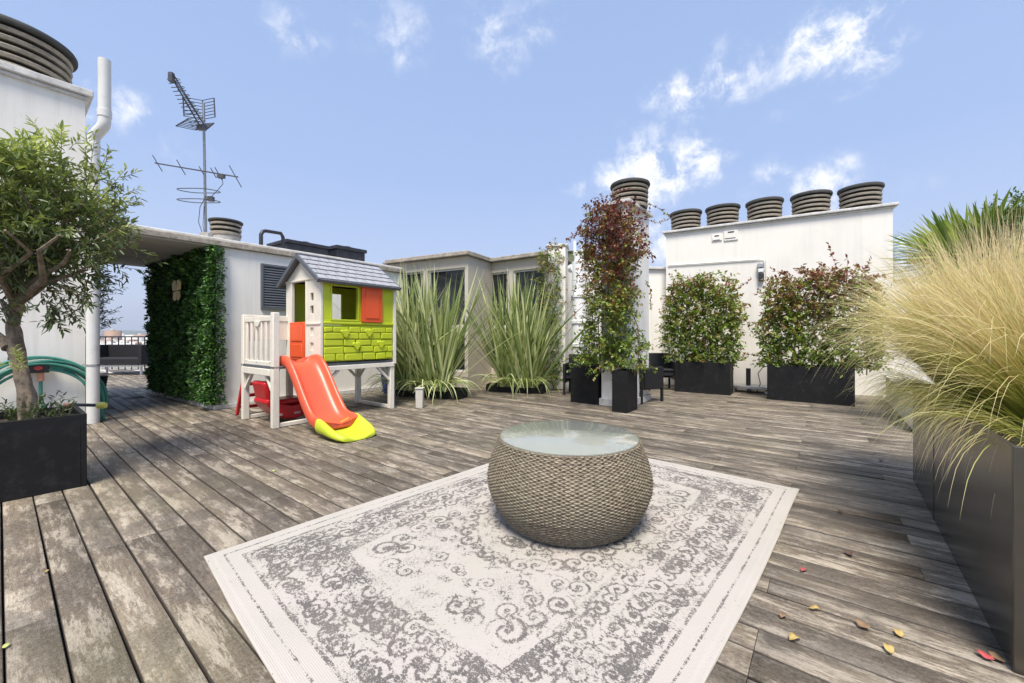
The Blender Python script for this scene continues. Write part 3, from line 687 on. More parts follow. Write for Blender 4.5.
# parapet right of the chimney wall, low white wall
t = thing('parapet_wall', 'white parapet wall running right from the chimney wall behind the feather grass', 'wall', WB)
mb = MB(); e = Vector((11.5, 5.0, 0)); dd = e - WB; s0 = WB + WD * .003 + Vector((0, .03, 0)); mb.frame(s0, dd, Vector((.08, .24, 0)), UP * 2.10); build('wall', mb, M['white_wall'], t, world=True)
mb = MB(); mb.frame(s0 + Vector((-.0, -.04, 2.103)), dd, Vector((.1, .32, 0)), UP * .05); build('coping', mb, M['coping'], t, .01, world=True)
P1 = G(914, 433.4); P2 = Vector((6.30, 6.78, 0)); ld = (P2 - P1).normalized(); ln = Vector((ld.y, -ld.x, 0))
t = thing('low_wall', 'knee high white timber clad wall beyond the bronze planter', 'wall', P1)
for k in range(3): mb = MB(); mb.frame(P1 + UP * (.02 + k * .13), ld * (P2 - P1).length, ln * .25, UP * .122); build('plank', mb, M['white_wall'], t, .006, world=True)
mb = MB(); mb.frame(P1 - ln * .02 - ld * .02 + UP * .408, ld * ((P2 - P1).length + .03), ln * .29, UP * .03); build('coping', mb, M['coping'], t, .005, world=True)

# ------------------------------------------------------------------ ivy chimney
K0 = G(627, 408); kw, kd = .42, .96; KH = Zat(207, 6.35)
ch = thing('white_chimney', 'free standing white rendered chimney covered in reddish climber', 'chimney', K0)
mb = MB(); mb.frame(K0 + UP * .0, D1 * kw, D2 * kd, UP * KH); build('shaft', mb, M['white_wall'], ch, world=True)
mb = MB(); mb.frame(K0 - D1 * .03 - D2 * .03, D1 * (kw + .06), D2 * (kd + .06), UP * .11); build('plinth', mb, M['coping'], ch, .006, world=True)
mb = MB(); mb.frame(K0 - D1 * .06 - D2 * .06 + UP * KH, D1 * (kw + .12), D2 * (kd + .12), UP * .05); build('coping', mb, M['coping'], ch, .006, world=True)
kc = K0 + D1 * kw * .42 + D2 * kd * .52; cowl('chimney_cowl', (kc.x + .02, kc.y, KH + .05), .30, .41, 'single louvred cowl on top of the climber covered white chimney')

# ------------------------------------------------------------------ planters
def planter(name, corner, lx, ly, hgt, label, ax=D1, ay=D2, mat='black', th=.03, group=None, seams=()):
    t = thing(name, label, 'planter', corner, 0, group); c = Vector(corner)
    mb = MB(); ax, ay = Vector(ax), Vector(ay)
    mb.frame(c, ax * lx, ay * th, UP * hgt); mb.frame(c + ay * (ly - th), ax * lx, ay * th, UP * hgt)
    mb.frame(c + ay * th, ax * th, ay * (ly - 2 * th), UP * hgt); mb.frame(c + ax * (lx - th) + ay * th, ax * th, ay * (ly - 2 * th), UP * hgt)
    build('body', mb, M[mat], t, .003, world=True)
    nx_, ny_ = 14, 10; V = []; Fc = []
    for j in range(ny_ + 1):
        for i in range(nx_ + 1):
            q = c + ax * (th + (lx - 2 * th) * i / nx_) + ay * (th + (ly - 2 * th) * j / ny_); V.append((q.x, q.y, hgt - .055 + rng.normal() * .008))
    for j in range(ny_):
        for i in range(nx_): q = j * (nx_ + 1) + i; Fc.append((q, q + 1, q + nx_ + 2, q + nx_ + 1))
    np_mesh('soil', V, Fc, M['soil'], t)
    for s in seams:
        mb = MB(); mb.frame(c + ay * s - ax * .002, ay * .002, ax * .002, UP * hgt); build('seam', mb, M['dark_metal'], t, world=True)
    return t
LP = G(87, 485.6)
planter('planter', LP, .60, 2.2, .53, 'black rectangular planter holding the olive tree at the left edge', D1, -D2)
RN, RF = Vector((1.637, 1.313, 0)), G(913, 480); RL = (RF - RN).length; rd_ = (RF - RN).normalized(); rn_ = Vector((rd_.y, -rd_.x, 0))
planter('metal_planter', RN, .60, RL, .74, 'long waist high bronze metal planter full of feather grass on the right', rn_, rd_, 'bronze', .012, None, (RL * .62,))
p1r = G(730, 395.8); p1l = G(675, 391.6)
pd = (p1l - p1r).normalized(); pn = Vector((-pd.y, pd.x, 0)); pn = pn if pn.y > 0 else -pn
T1 = planter('planter', p1r, (p1l - p1r).length, .48, .60, 'black rectangular planter beside the black armchairs, left of the parasol base', pd, pn)
p2r = G(855, 406.8); p2l = G(767, 399.2); pd2 = (p2l - p2r).normalized(); pn2 = Vector((-pd2.y, pd2.x, 0)); pn2 = pn2 if pn2.y > 0 else -pn2
T2 = planter('planter', p2r, (p2l - p2r).length, .48, .60, 'black rectangular planter with a red tinged climber next to the feather grass', pd2, pn2)
q = G(626.5, 413.5); planter('planter', q, .22, .42, .60, 'narrow tall black planter standing in front of the white chimney', D1, D2)
q = K0 + D1 * (kw + .05) - D2 * .02; planter('planter', q, .5, .5, .62, 'square black planter left of the white chimney, behind the narrow one', D1, D2)

# ------------------------------------------------------------------ climbers
def climber_colour(zlo, zhi, red=.85):
    def f(p): h_ = (p[2] - zlo) / (zhi - zlo); return float(np.clip(.10 + .38 * rng.random() + max(0, h_ - .25) * red * (.4 + .8 * rng.random()), 0, 1))
    return f
def climber(name, label, cat, base, o, ax, ay, wx, wy, z0, z1, n, red=.5, L=.055, W=.032, round_top=.35, sprays=(), stems=5, group=None, zbias=1.0, waist=0.0, rag=0.0):
    t = thing(name, label, cat, base, 0, group); lv = Leaves(); st = MB()
    ax, ay, o = np.array(ax), np.array(ay), np.array(o); fn = climber_colour(z0, z1, red)
    for i in range(stems):
        a = (i + .5) / stems * wx; p = o + ax * a + ay * wy * .5
        pts = [tuple(p + np.array([0, 0, z0 - .08 - p[2]]))]
        for k in range(1, 8): pts.append(tuple(p + np.array([0, 0, z0 + (z1 - z0) * .9 * k / 7 - p[2]]) + ax * rng.normal() * .05 + ay * rng.normal() * .03))
        st.tube(pts, [.009 - .0008 * k for k in range(8)], 5)
    cnt = 0
    while cnt < n:
        a, b_, z = rng.random(), rng.random(), rng.random() ** zbias
        edge = abs(2 * a - 1)
        lim = 1 - round_top * edge ** 3 + .09 * math.sin(a * 17) + .05 * math.sin(a * 41 + 2)
        if z > lim: continue
        side = .5 * (1 + .10 * math.sin(z * 11) + .08 * math.sin(z * 23 + 1)) if z < .9 else .47
        if waist > 0: side = .5 - waist * math.exp(-((z - .42) / .24) ** 2) + .04 * math.sin(z * 19) 
        if waist < 0: side = .5 * math.sqrt(max(0, 1 - (max(0, .45 - z) / .45 * .35) ** 2)) * (1 - .22 * max(0, z - .6) ** 1.5) + .03 * math.sin(z * 15 + a * 3)
        if abs(a - .5) > side: continue
        if math.sin(a * wx * 8 + 3.1 * math.sin(z * 6)) * math.sin(z * (z1 - z0) * 7 + a * 4) > .72 and rng.random() < .7: continue
        p = o + ax * wx * a + ay * wy * b_ + np.array([0, 0, z0 + (z1 - z0) * z - o[2]])
        out = ax * (a - .5) * 1.2 + ay * (b_ - .6) * 1.2 + np.array([0, 0, .35]) + rvec(.5)
        twig(lv, st if cnt % 2 == 0 else None, p, out, rng.uniform(.10, .26), int(rng.integers(5, 10)), L, W, fn, rng.uniform(-.2, .6), .5, .0022)
        cnt += 1
    for (ps, dn, rr) in sprays:           # long wandering tendrils through given points
        pts = [np.array(p) for p in ps]
        for k in range(len(pts) - 1):
            seg = pts[k + 1] - pts[k]; st.tube([tuple(pts[k]), tuple(pts[k + 1])], .003, 4, caps=False)
            m_ = max(2, int(np.linalg.norm(seg) / dn))
            for j in range(m_):
                q = pts[k] + seg * (j + rng.random()) / m_
                for _ in range(2): lv.add(q, unit(seg * .6 / np.linalg.norm(seg) + rvec(.8)), unit(rvec(.5) + np.array([0, 0, 1])), L * rng.uniform(.7, 1.1), W * rng.uniform(.8, 1.2), float(np.clip(rr + rng.normal() * .15, 0, 1)))
    build('stem', st, M['stem'], t, sm=False, world=True)
    lv.build('foliage', M['ivy_leaf'], t)
    return t
def AT(u, v, Y): return tuple(at(u, v, Y))
# planter 1 climber
Y1 = 7.8; z0 = .56
o = p1r + pn * .06 - pd * .10; climber('climber_bush', 'bushy green climber with a few red leaves in the planter beside the armchairs', 'shrub', p1r + UP * .55, tuple(o), pd, pn, 1.28, .45, z0, Zat(275, Y1), 1300, .34, .070, .044, .36,
    sprays=[([AT(672, 330, 8.2), AT(668, 300, 8.4), AT(674, 285, 8.5), AT(672, 275, 8.6)], .05, .5), ([AT(735, 290, 7.6), AT(742, 285, 7.7), AT(752, 279, 7.8)], .06, .7), ([AT(730, 340, 7.5), AT(742, 352, 7.6), AT(755, 356, 7.7), AT(768, 350, 7.8)], .06, .6), ([AT(738, 300, 7.7), AT(750, 330, 7.8), AT(765, 344, 7.8)], .06, .7)], waist=-1, group='climbers growing in black planters')
Y2 = 6.6; o = p2r + pn2 * .06 - pd2 * .30
climber('climber_bush', 'large climber with many red tinged leaves in the planter next to the feather grass', 'shrub', p2r + UP * .55, tuple(o), pd2, pn2, 1.58, .45, z0, Zat(268, Y2), 1700, .66, .066, .041, .36,
    sprays=[([AT(850, 290, 6.4), AT(862, 278, 6.5), AT(872, 277, 6.6), AT(886, 276, 6.7)], .05, .85), ([AT(838, 272, 6.6), AT(832, 255, 6.7), AT(828, 243, 6.8)], .06, .9), ([AT(850, 300, 6.5), AT(866, 312, 6.5), AT(874, 322, 6.5), AT(882, 330, 6.5)], .07, .9), ([AT(845, 275, 6.5), AT(848, 262, 6.6), AT(846, 255, 6.6)], .05, .9), ([AT(805, 278, 6.7), AT(800, 268, 6.8)], .05, .8)], waist=-1, group='climbers growing in black planters')
# chimney climber: one mass in front of the shaft from planter to cowl
Yc_ = 6.0
o = K0 - D2 * .34 - D1 * .27
climber('climber_column', 'tall reddish climber growing up the free standing white chimney', 'climbing plant', tuple(K0 - D2 * .3 + UP * .6), tuple(o), D1, D2, .90, .36, .60, Zat(201, 6.0), 1550, 1.15, .056, .034, .35,
    sprays=[([AT(592, 215, 6.1), AT(583, 220, 6.1), AT(577, 232, 6.1), AT(566, 240, 6.2)], .05, .8), ([AT(590, 225, 6.1), AT(575, 236, 6.2), AT(562, 246, 6.5), AT(556, 250, 7.0)], .07, .7), ([AT(645, 203, 6.2), AT(655, 206, 6.3), AT(664, 212, 6.4), AT(672, 216, 6.6)], .06, .7),
            ([AT(648, 220, 6.3), AT(658, 223, 6.4), AT(668, 220, 6.6)], .08, .6), ([AT(644, 240, 6.3), AT(650, 252, 6.3), AT(654, 262, 6.3)], .05, .7), ([AT(645, 280, 6.4), AT(651, 290, 6.4), AT(650, 310, 6.4)], .04, .6), ([AT(600, 205, 6.0), AT(595, 203, 6.0)], .04, .9), ([AT(640, 330, 6.2), AT(648, 345, 6.3), AT(645, 365, 6.2), AT(640, 380, 6.1)], .03, .2), ([AT(590, 260, 6.1), AT(578, 275, 6.1), AT(572, 300, 6.2), AT(576, 320, 6.2)], .05, .6), ([AT(610, 200, 6.0), AT(615, 192, 6.0), AT(628, 190, 6.0)], .04, .95)], waist=.19)
# pillar climber
o = Vector((pc.x - .32, pc.y - .12, 0))
climber('climber_pillar', 'thin dark climber winding up the white pillar by the window bays', 'climbing plant', (pc.x, pc.y, 0), tuple(o), (.95, -.28, 0), (.2, .9, 0), .34, .16, .10, Zat(244, 8.2), 380, .35, .055, .034, .2,
    sprays=[([AT(546, 250, 8.1), AT(552, 262, 8.1), AT(560, 275, 8.1), AT(556, 290, 8.1), AT(563, 300, 8.1), AT(560, 315, 8.1)], .035, .2), ([AT(545, 310, 8.1), AT(558, 322, 8.1), AT(562, 335, 8.1), AT(552, 350, 8.1), AT(560, 365, 8.1), AT(565, 378, 8.1)], .035, .25), ([AT(548, 370, 8.1), AT(556, 378, 8.1), AT(566, 382, 8.1)], .03, .15)], stems=2)

# ------------------------------------------------------------------ flax clumps
def flax(center, fans, label, spread, hmax, n, lean=0.0):
    t = thing('flax_plant', label, 'plant', center, 0, 'variegated flax plants in front of the window bays'); bl = []
    for (fx, fy) in fans:
        for i in range(n):
            a = rng.uniform(0, 2 * math.pi); til = abs(rng.normal()) * .46 * spread
            d = (math.cos(a) * til, math.sin(a) * til * .6, 1)
            L = hmax * rng.uniform(.45, 1.04) * (1 - .10 * til)
            bl.append(((center[0] + fx + rng.normal() * .05, center[1] + fy + rng.normal() * .05, center[2]), d, L, rng.uniform(.026, .046), rng.uniform(.0, .22) if til < .35 else rng.uniform(.1, .5), rng.random(), .015))
        for i in range(int(n * .3)):   # lower arching leaves
            a = rng.uniform(0, 2 * math.pi); bl.append(((center[0] + fx, center[1] + fy, center[2]), (math.cos(a) * .9, math.sin(a) * .9, .8), hmax * rng.uniform(.28, .45), rng.uniform(.014, .024), rng.uniform(1.2, 2.2), rng.random(), .02))
    o = ribbon_clump('leaf_blades', M['flax'], t, bl, 8, True)
    return t
# trough for the flax plants
ft = Vector((-2.2, 7.0, 0)); fx1 = G(470, 391) 
fc = Vector((-1.62, 7.12, .14)); fc2 = Vector((-.02, 7.75, .12))
planter('planter', fc + Vector((.70, -.20, -.14)), 1.3, .34, .17, 'low black trough under the left flax plant beside the playhouse', Vector((-.93, .36, 0)).normalized(), Vector((.36, .93, 0)).normalized())
planter('planter', fc2 + Vector((.60, -.14, -.12)), 1.15, .30, .15, 'low black trough under the right flax plant', Vector((-.95, .3, 0)).normalized(), Vector((.3, .95, 0)).normalized())
flax(fc, [(-.42, .12), (-.2, .02), (.05, -.04), (.28, -.08), (.42, -.1)], 'big variegated flax plant right of the playhouse', 1.0, 2.30, 84)
flax(fc2, [(-.14, .08), (.05, .02), (.24, -.04), (.42, -.08)], 'variegated flax plant standing nearer to the white pillar', .9, 2.32, 74)
q = G(419, 408.3); t = thing('short_post', 'short white square post at the foot of the left flax', 'post', q)
build('post_shaft', MB().box(q.x - .055, q.x + .055, q.y, q.y + .11, 0, .29), M['beige_plastic'], t, .008, world=True); build('post_cap', MB().box(q.x - .065, q.x + .065, q.y - .01, q.y + .12, .291, .31), M['beige_plastic'], t, .005, world=True)
# tarp bundle
def tarp():
    c = at(398, 375, 7.9); V = []; Fc = []; n, m_ = 26, 14
    for j in range(m_ + 1):
        ph = j / m_ * math.pi * .5
        for i in range(n):
            a = 2 * math.pi * i / n; r = .30 * math.cos(ph) ** .5 * (1 + .14 * math.sin(5 * a + j * .6) + .05 * math.sin(11 * a)); V.append((c.x + r * math.cos(a), c.y + r * .7 * math.sin(a), .95 * math.sin(ph) * (1 + .04 * math.sin(3 * a))))
    for j in range(m_):
        for i in range(n): Fc.append((j * n + i, j * n + (i + 1) % n, (j + 1) * n + (i + 1) % n, (j + 1) * n + i))
    tag(np_mesh('tarp_bundle', V, Fc, M['tarp'], None, sm=True), 'dark blue covered bundle half hidden between playhouse and flax', 'tarp')
tarp()

# ------------------------------------------------------------------ feather grass, palm, bush
def stipa(center, label, n, hgt, rad=1.0, bias=(0, 0)):
    t = thing('feather_grass', label, 'ornamental grass', center, 0, 'feather grass clumps in the bronze planter'); bl = []
    for i in range(n):
        a = rng.uniform(0, 2 * math.pi); r = rng.random() ** .6
        d = (math.cos(a) * r * rad + bias[0], math.sin(a) * r * rad + bias[1], 1.0)
        L = hgt * rng.uniform(.65, 1.12)
        bl.append(((center[0] + math.cos(a) * r * .13, center[1] + math.sin(a) * r * .13, center[2]), d, L, rng.uniform(.0018, .0036), rng.uniform(.05, .5) + r * .8 + (1.6 * rng.random() if r > .88 else 0), float(rng.random() ** (2.6 if r < .8 else 1.1)), .04))
    for i in range(int(n * .10)):
        o_ = -np.array(rn_) * rng.uniform(.12, .22) + np.array(rd_) * rng.uniform(-.38, .38); d = -np.array(rn_) * rng.uniform(.5, 1.1) + np.array(rd_) * rng.normal() * .6 + np.array([0, 0, rng.uniform(.6, 1.0)])
        bl.append((tuple(np.array(center) + o_), tuple(d), rng.uniform(.28, .62), rng.uniform(.0018, .003), rng.uniform(1.4, 2.8), float(rng.random() ** .8), .05))
    ribbon_clump('grass_blades', M['stipa'], t, bl, 8, False); return t
def onp(tt, off=.28): return RN + rd_ * tt + rn_ * off + UP * .67
stipa(tuple(onp(1.92, .26)), 'widest feather grass clump, at the far end of the bronze planter', 3800, 1.02, .56, (.08, .02))
stipa(tuple(onp(1.30, .27)), 'feather grass clump in the middle of the bronze planter', 3400, 1.08, .48, (.08, .0))
stipa(tuple(onp(.72, .34)), 'feather grass clump nearest the camera in the bronze planter', 2600, .88, .62, (.10, 0))
def palm():
    b = at(975, 336, 4.7); base = Vector((b.x, b.y, 0)); hub = at(968, 262, 4.6)
    t = thing('fan_palm', 'fan palm with pointed green leaves behind the feather grass', 'palm', base)
    mb = MB(); mb.tube([base, base.lerp(hub, .5) + Vector((.03, 0, 0)), hub - UP * .1], [.10, .085, .07], 12); build('trunk', mb, M['bark'], t, world=True)
    bl = []; st = MB()
    for k in range(15):
        a = math.radians((145, 115, 60, 30, 165, 95)[k]) if k < 6 else rng.uniform(0, 2 * math.pi)
        d = Vector((math.cos(a) * .9, rng.uniform(-.5, .35), math.sin(a) * .75 if k < 6 else rng.uniform(-.1, .5))).normalized(); L = rng.uniform(.03, .12) + (.0 if k < 6 else .15); c = hub + d * L
        st.tube([hub - UP * .05, c], .008, 5); nrm_ = (Vector((0, -1, .4)) + Vector(rvec(.22))).normalized(); s = d.cross(nrm_).normalized()
        for j in range(18):
            an = (j / 17 - .5) * math.radians(150); dd = d * math.cos(an) + s * math.sin(an)
            bl.append((tuple(c), tuple(dd), rng.uniform(.54, .68) * (1 - .10 * abs(an)), .040, rng.uniform(.02, .12), rng.random(), .01))
    build('petiole', st, M['stem'], t, world=True)
    o = ribbon_clump('fronds', foliage('palm_frond', [(.10, .16, .02), (.22, .31, .05), (.38, .46, .10)], .3, .4), t, bl, 5, True)
palm()
def bush():
    c = at(1044, 236, 4.3); t = thing('background_bush', 'dense dark green bush at the right edge behind the palm', 'shrub', (c.x, c.y, 0)); lv = Leaves(); st = MB()
    st.tube([(c.x, c.y, 0), (c.x + .03, c.y, .9), (c.x, c.y, c.z)], [.05, .04, .02], 8)
    for i in range(1900):
        d = unit(rvec()); r = .50 * (1 + .22 * math.sin(d[0] * 7 + d[2] * 5)) * rng.uniform(.35, 1) ; p = np.array(c) + d * np.array([1.0, .9, .80]) * r * np.array([1, 1, 1])
        b = float(np.clip(.25 + .35 * rng.random() + .2 * d[2], 0, 1)); twig(lv, st if i % 3 == 0 else None, p, d + rvec(.4), .14, 8, .05, .022, lambda q: b, .1, .5, .002)
    build('stem', st, M['stem'], t, sm=False, world=True); lv.build('foliage', M['bush_leaf'], t)
bush()

# ------------------------------------------------------------------ olive tree
def olive():
    base = LP + D1 * .30 - D2 * .27; base = Vector((base.x, base.y, .46)); Y0 = base.y
    t = thing('olive_tree', 'olive tree with a gnarled trunk growing in the black planter on the left', 'tree', base)
    def q(u, v, dy=0): p = at(u, v, Y0 + dy); return Vector((p.x, p.y, p.z))
    pts = [base + Vector((0, 0, -.03)), q(28, 395), q(22, 372, .0), q(15, 345, .02), q(12, 325, .03), q(16, 305, .04), q(22, 290, .05)]
    # gnarled trunk surface
    n = 26; V = []; Fc = []; rs = [.050, .041, .037, .040, .034, .035, .028]
    fine = []; fr = []
    for i in range(len(pts) - 1):
        for k in range(6): s = k / 6; fine.append(pts[i].lerp(pts[i + 1], s)); fr.append(rs[i] * (1 - s) + rs[i + 1] * s)
    fine.append(pts[-1]); fr.append(rs[-1])
    for i, (p, r) in enumerate(zip(fine, fr)):
        for j in range(n):
            a = 2 * math.pi * j / n + i * .05; rr = r * (1 + .17 * math.sin(3 * a + i * .22) + .12 * math.sin(7 * a - i * .30) + .05 * math.sin(i * 1.1 + a * 2))
            V.append((p.x + math.cos(a) * rr, p.y + math.sin(a) * rr, p.z))
    for i in range(len(fine) - 1):
        for j in range(n): Fc.append((i * n + j, i * n + (j + 1) % n, (i + 1) * n + (j + 1) % n, (i + 1) * n + j))
    np_mesh('trunk', V, Fc, M['bark'], t, sm=True)
    lm = MB(); lv = Leaves(); st = MB(); top = pts[-2]
    ends = [(-40, 250, -.1), (-20, 200, .2), (20, 190, -.25), (50, 215, .1), (70, 250, -.2), (60, 275, .2), (35, 160, .1), (85, 200, .1), (92, 232, .15), (5, 230, -.45), (60, 235, -.5), (40, 170, .5), (90, 265, -.05), (-60, 170, 0)]
    skel = []
    for (u, v, dy) in ends:
        e = q(u, v, dy); m1 = top.lerp(e, .35) + Vector((rng.normal() * .04, rng.normal() * .04, .03)); m2 = top.lerp(e, .7) + Vector((rng.normal() * .05, rng.normal() * .05, .04))
        lm.tube([top, m1, m2, e], [.027, .019, .012, .006], 7); skel += [(m1, e - top), (m2, e - top), (e, e - top), (m1.lerp(m2, .5), e - top), (m2.lerp(e, .5), e - top)]
    for (a, b_) in (((q(8, 348), q(-6, 330, .05))), ((q(14, 322), q(1, 300, .1)))): lm.tube([a, a.lerp(b_, .5) + Vector((0, 0, .01)), b_], [.035, .024, .012], 8)
    build('limb', lm, M['bark'], t, world=True)
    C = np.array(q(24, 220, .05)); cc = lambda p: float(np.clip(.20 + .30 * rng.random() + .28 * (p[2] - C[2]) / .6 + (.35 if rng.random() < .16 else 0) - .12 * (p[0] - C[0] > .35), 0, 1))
    R = np.array([.45, .46, .53]); cnt = 0
    while cnt < 980:
        d = unit(rvec()); r = rng.random() ** .45; lump = 1 + .26 * math.sin(d[0] * 5 + 1) * math.sin(d[2] * 6) + .18 * math.sin(d[1] * 8 + d[0] * 4)
        p = C + d * R * r * lump
        if p[2] < C[2] - .42 and rng.random() < .6: continue
        out = d * .9 + np.array([0, 0, .35]) + rvec(.35)
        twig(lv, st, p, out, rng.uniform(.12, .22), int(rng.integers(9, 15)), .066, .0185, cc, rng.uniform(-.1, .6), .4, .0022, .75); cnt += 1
    # long shoots that break the outline
    for (u0, v0, u1, v1, dy) in ((70, 190, 35, 122, .1), (60, 200, 12, 130, 0), (85, 200, 90, 128, .1), (90, 195, 112, 150, .1), (95, 205, 128, 168, .1), (95, 215, 132, 190, .1), (95, 225, 134, 205, .1), (95, 240, 128, 222, 0), (90, 255, 122, 250, 0), (60, 285, 98, 305, -.1), (55, 290, 80, 318, -.1), (40, 290, 55, 322, -.15), (10, 190, -10, 128, .1), (75, 275, 108, 262, 0), (80, 285, 90, 300, .1), (30, 185, 5, 140, .2), (48, 300, 62, 330, -.1), (20, 290, 2, 322, -.1)):
        a, b_ = np.array(q(u0, v0, dy)), np.array(q(u1, v1, dy)); L = np.linalg.norm(b_ - a)
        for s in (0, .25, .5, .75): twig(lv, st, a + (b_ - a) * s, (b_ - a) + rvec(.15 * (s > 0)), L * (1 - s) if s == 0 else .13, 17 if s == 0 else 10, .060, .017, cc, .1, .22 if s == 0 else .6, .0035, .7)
    # small suckers at the trunk foot
    for i in range(34):
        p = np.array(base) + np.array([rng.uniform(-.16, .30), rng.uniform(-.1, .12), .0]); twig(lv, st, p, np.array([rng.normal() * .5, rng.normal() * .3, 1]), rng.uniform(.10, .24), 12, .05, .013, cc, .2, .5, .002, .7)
    for i in range(5): twig(lv, st, np.array(q(18, 372 - i * 3, -.08)), np.array([rng.normal() * .5, -.3, .8]), .11, 10, .045, .012, lambda p: .8, .2, .5, .002, .7)
    build('twig', st, M['stem'], t, sm=False, world=True); lv.build('foliage', M['olive_leaf'], t)
olive()
def back_olive():
    b = at(93, 385, 7.4); t = thing('background_shrub', 'thin dark shrub in the passage behind the drain pipe', 'shrub', (b.x, b.y, 0)); lv = Leaves(); st = MB()
    st.tube([(b.x, b.y, 0), (b.x + .02, b.y, 1.0), (b.x, b.y, 2.2)], [.03, .02, .008], 7)
    for v in range(272, 332, 4):
        for k in range(3):
            p = np.array(at(97 + rng.uniform(-4, 4), v + rng.uniform(-3, 3), 7.4 + rng.uniform(-.1, .1))); twig(lv, st, p, np.array([.9, rng.normal() * .3, .35]), rng.uniform(.12, .42 if v > 290 else .2), 12, .07, .02, lambda q: .3 + .3 * rng.random(), .1, .5, .003, .7)
    build('stem', st, M['stem'], t, sm=False, world=True); lv.build('foliage', M['grey_leaf'], t)
    pb = MB(); pb.lathe([(.15, 0), (.2, .35), (.21, .36), (.18, .36), (.17, .3), (.001, .3)], (b.x, b.y, 0), 24); build('pot', pb, M['black'], t, world=True)
back_olive()

# ------------------------------------------------------------------ hose on the tower wall
def hose():
    A, B = QC, QC - D2
    c = onwall(41, 405, A, B, .10); n = D1 * -1; ex = D2; t = thing('garden_hose', 'coiled green garden hose hanging on the white tower wall', 'hose', c); mb = MB(); pts = []
    turns = 10; nn = 48
    for i in range(turns * nn + 1):
        a = 2 * math.pi * i / nn; k = i / nn; R_ = .475 + .05 * math.sin(k * 2.3) + .02 * math.sin(k * 5.1)
        pts.append(c + ex * (math.cos(a) * R_ * 1.02 + .02 * math.sin(k * 1.7)) + UP * (math.sin(a) * R_ * 1.05 + .03 * math.cos(k * 2.9)) + n * (.03 + .034 * math.sin(k * 2.1 + math.sin(a))))
    mb.tube(pts, .0155, 8)
    e = pts[-1]; mb.tube([e, e + ex * .07 - UP * .14, e + ex * .12 - UP * .32 , e + ex * .13 - UP * .50 + n * .05, e + ex * .02 - UP * .62 + n * .12, e - ex * .12 - UP * .68 + n * .2], .0155, 8)
    build('coil', mb, M['hose'], t, world=True)
    c2 = onwall(34, 367, A, B, .03)
    s = thing('water_timer', 'black garden tap timer with a red dial inside the hose coil', 'tap', c2)
    mb = MB(); mb.frame(c2 - ex * .14 - UP * .07, ex * .26, n * .10, UP * .12); mb.frame(c2 - ex * .2 + UP * .055, ex * .15, n * .09, UP * .08); build('body', mb, M['tap_black'], s, .012, world=True)
    mb = MB(); o = c2 + ex * .03 - UP * .01 + n * .102; mb.prism([(math.cos(a) * .036, math.sin(a) * .026) for a in [2 * math.pi * i / 20 for i in range(20)]], o, ex, UP, n * .012); build('dial', mb, M['tap_red'], s, .003, world=True)
    mb = MB(); mb.tube([c2 + ex * .05 - UP * .07 + n * .04, c2 + ex * .05 - UP * .17 + n * .04], .03, 14); build('connector', mb, M['copper'], s, world=True)
    mb = MB(); mb.tube([c2 + ex * .05 - UP * .17 + n * .04, c2 + ex * .05 - UP * .34 + n * .04, c2 + ex * .08 - UP * .55 + n * .04], .018, 10); build('outlet_hose', mb, M['hose'], s, world=True)
    # spray lance lying over the planter edge
    a, b_ = at(64, 404.5, 3.42), at(106, 405.5, 3.50); s = thing('hose_lance', 'black hose spray lance with a yellow tip resting by the planter rim', 'hose nozzle', a)
    d = b_ - a
    build('grip', MB().tube([a, a + d * .2], .013, 12), M['copper'], s, world=True); build('barrel', MB().tube([a + d * .2, a + d * .78], .014, 12), M['tap_black'], s, world=True); build('tip', MB().tube([a + d * .78, a + d * .82, a + d * .92, a + d], [.017, .028, .03, .022], 16), M['yellow'], s, world=True)
hose()

# ------------------------------------------------------------------ far terrace: railing, kerb, sofa
def railing():
    A = at(40, 380, 13.2); B = at(158, 380, 13.2); B = Vector((B.x + 1.5, 13.2, 0)); A = Vector((A.x, 13.2, 0))
    t = thing('terrace_railing', 'grey vertical bar railing at the far edge of the passage terrace', 'railing', A)
    z1 = Zat(336.8, 13.2); mb = MB(); mb.bar(A + UP * z1, B + UP * z1, .05, .04); build('top_rail', mb, M['dark_metal'], t, world=True)
    mb = MB(); mb.bar(A + UP * .12, B + UP * .12, .04, .03); build('bottom_rail', mb, M['dark_metal'], t, world=True)
    n = int((B - A).length / .21)
    for i in range(n + 1): p = A.lerp(B, i / n); build('baluster', MB().box(p.x - .012, p.x + .012, p.y - .012, p.y + .012, .0, z1 - .02), M['dark_metal'], t, world=True)
    tag(build('terrace_kerb', MB().box(A.x, B.x, 13.3, 13.6, 0, .14), M['coping'], None, .01), 'pale stone kerb under the far terrace railing', 'kerb')
railing()
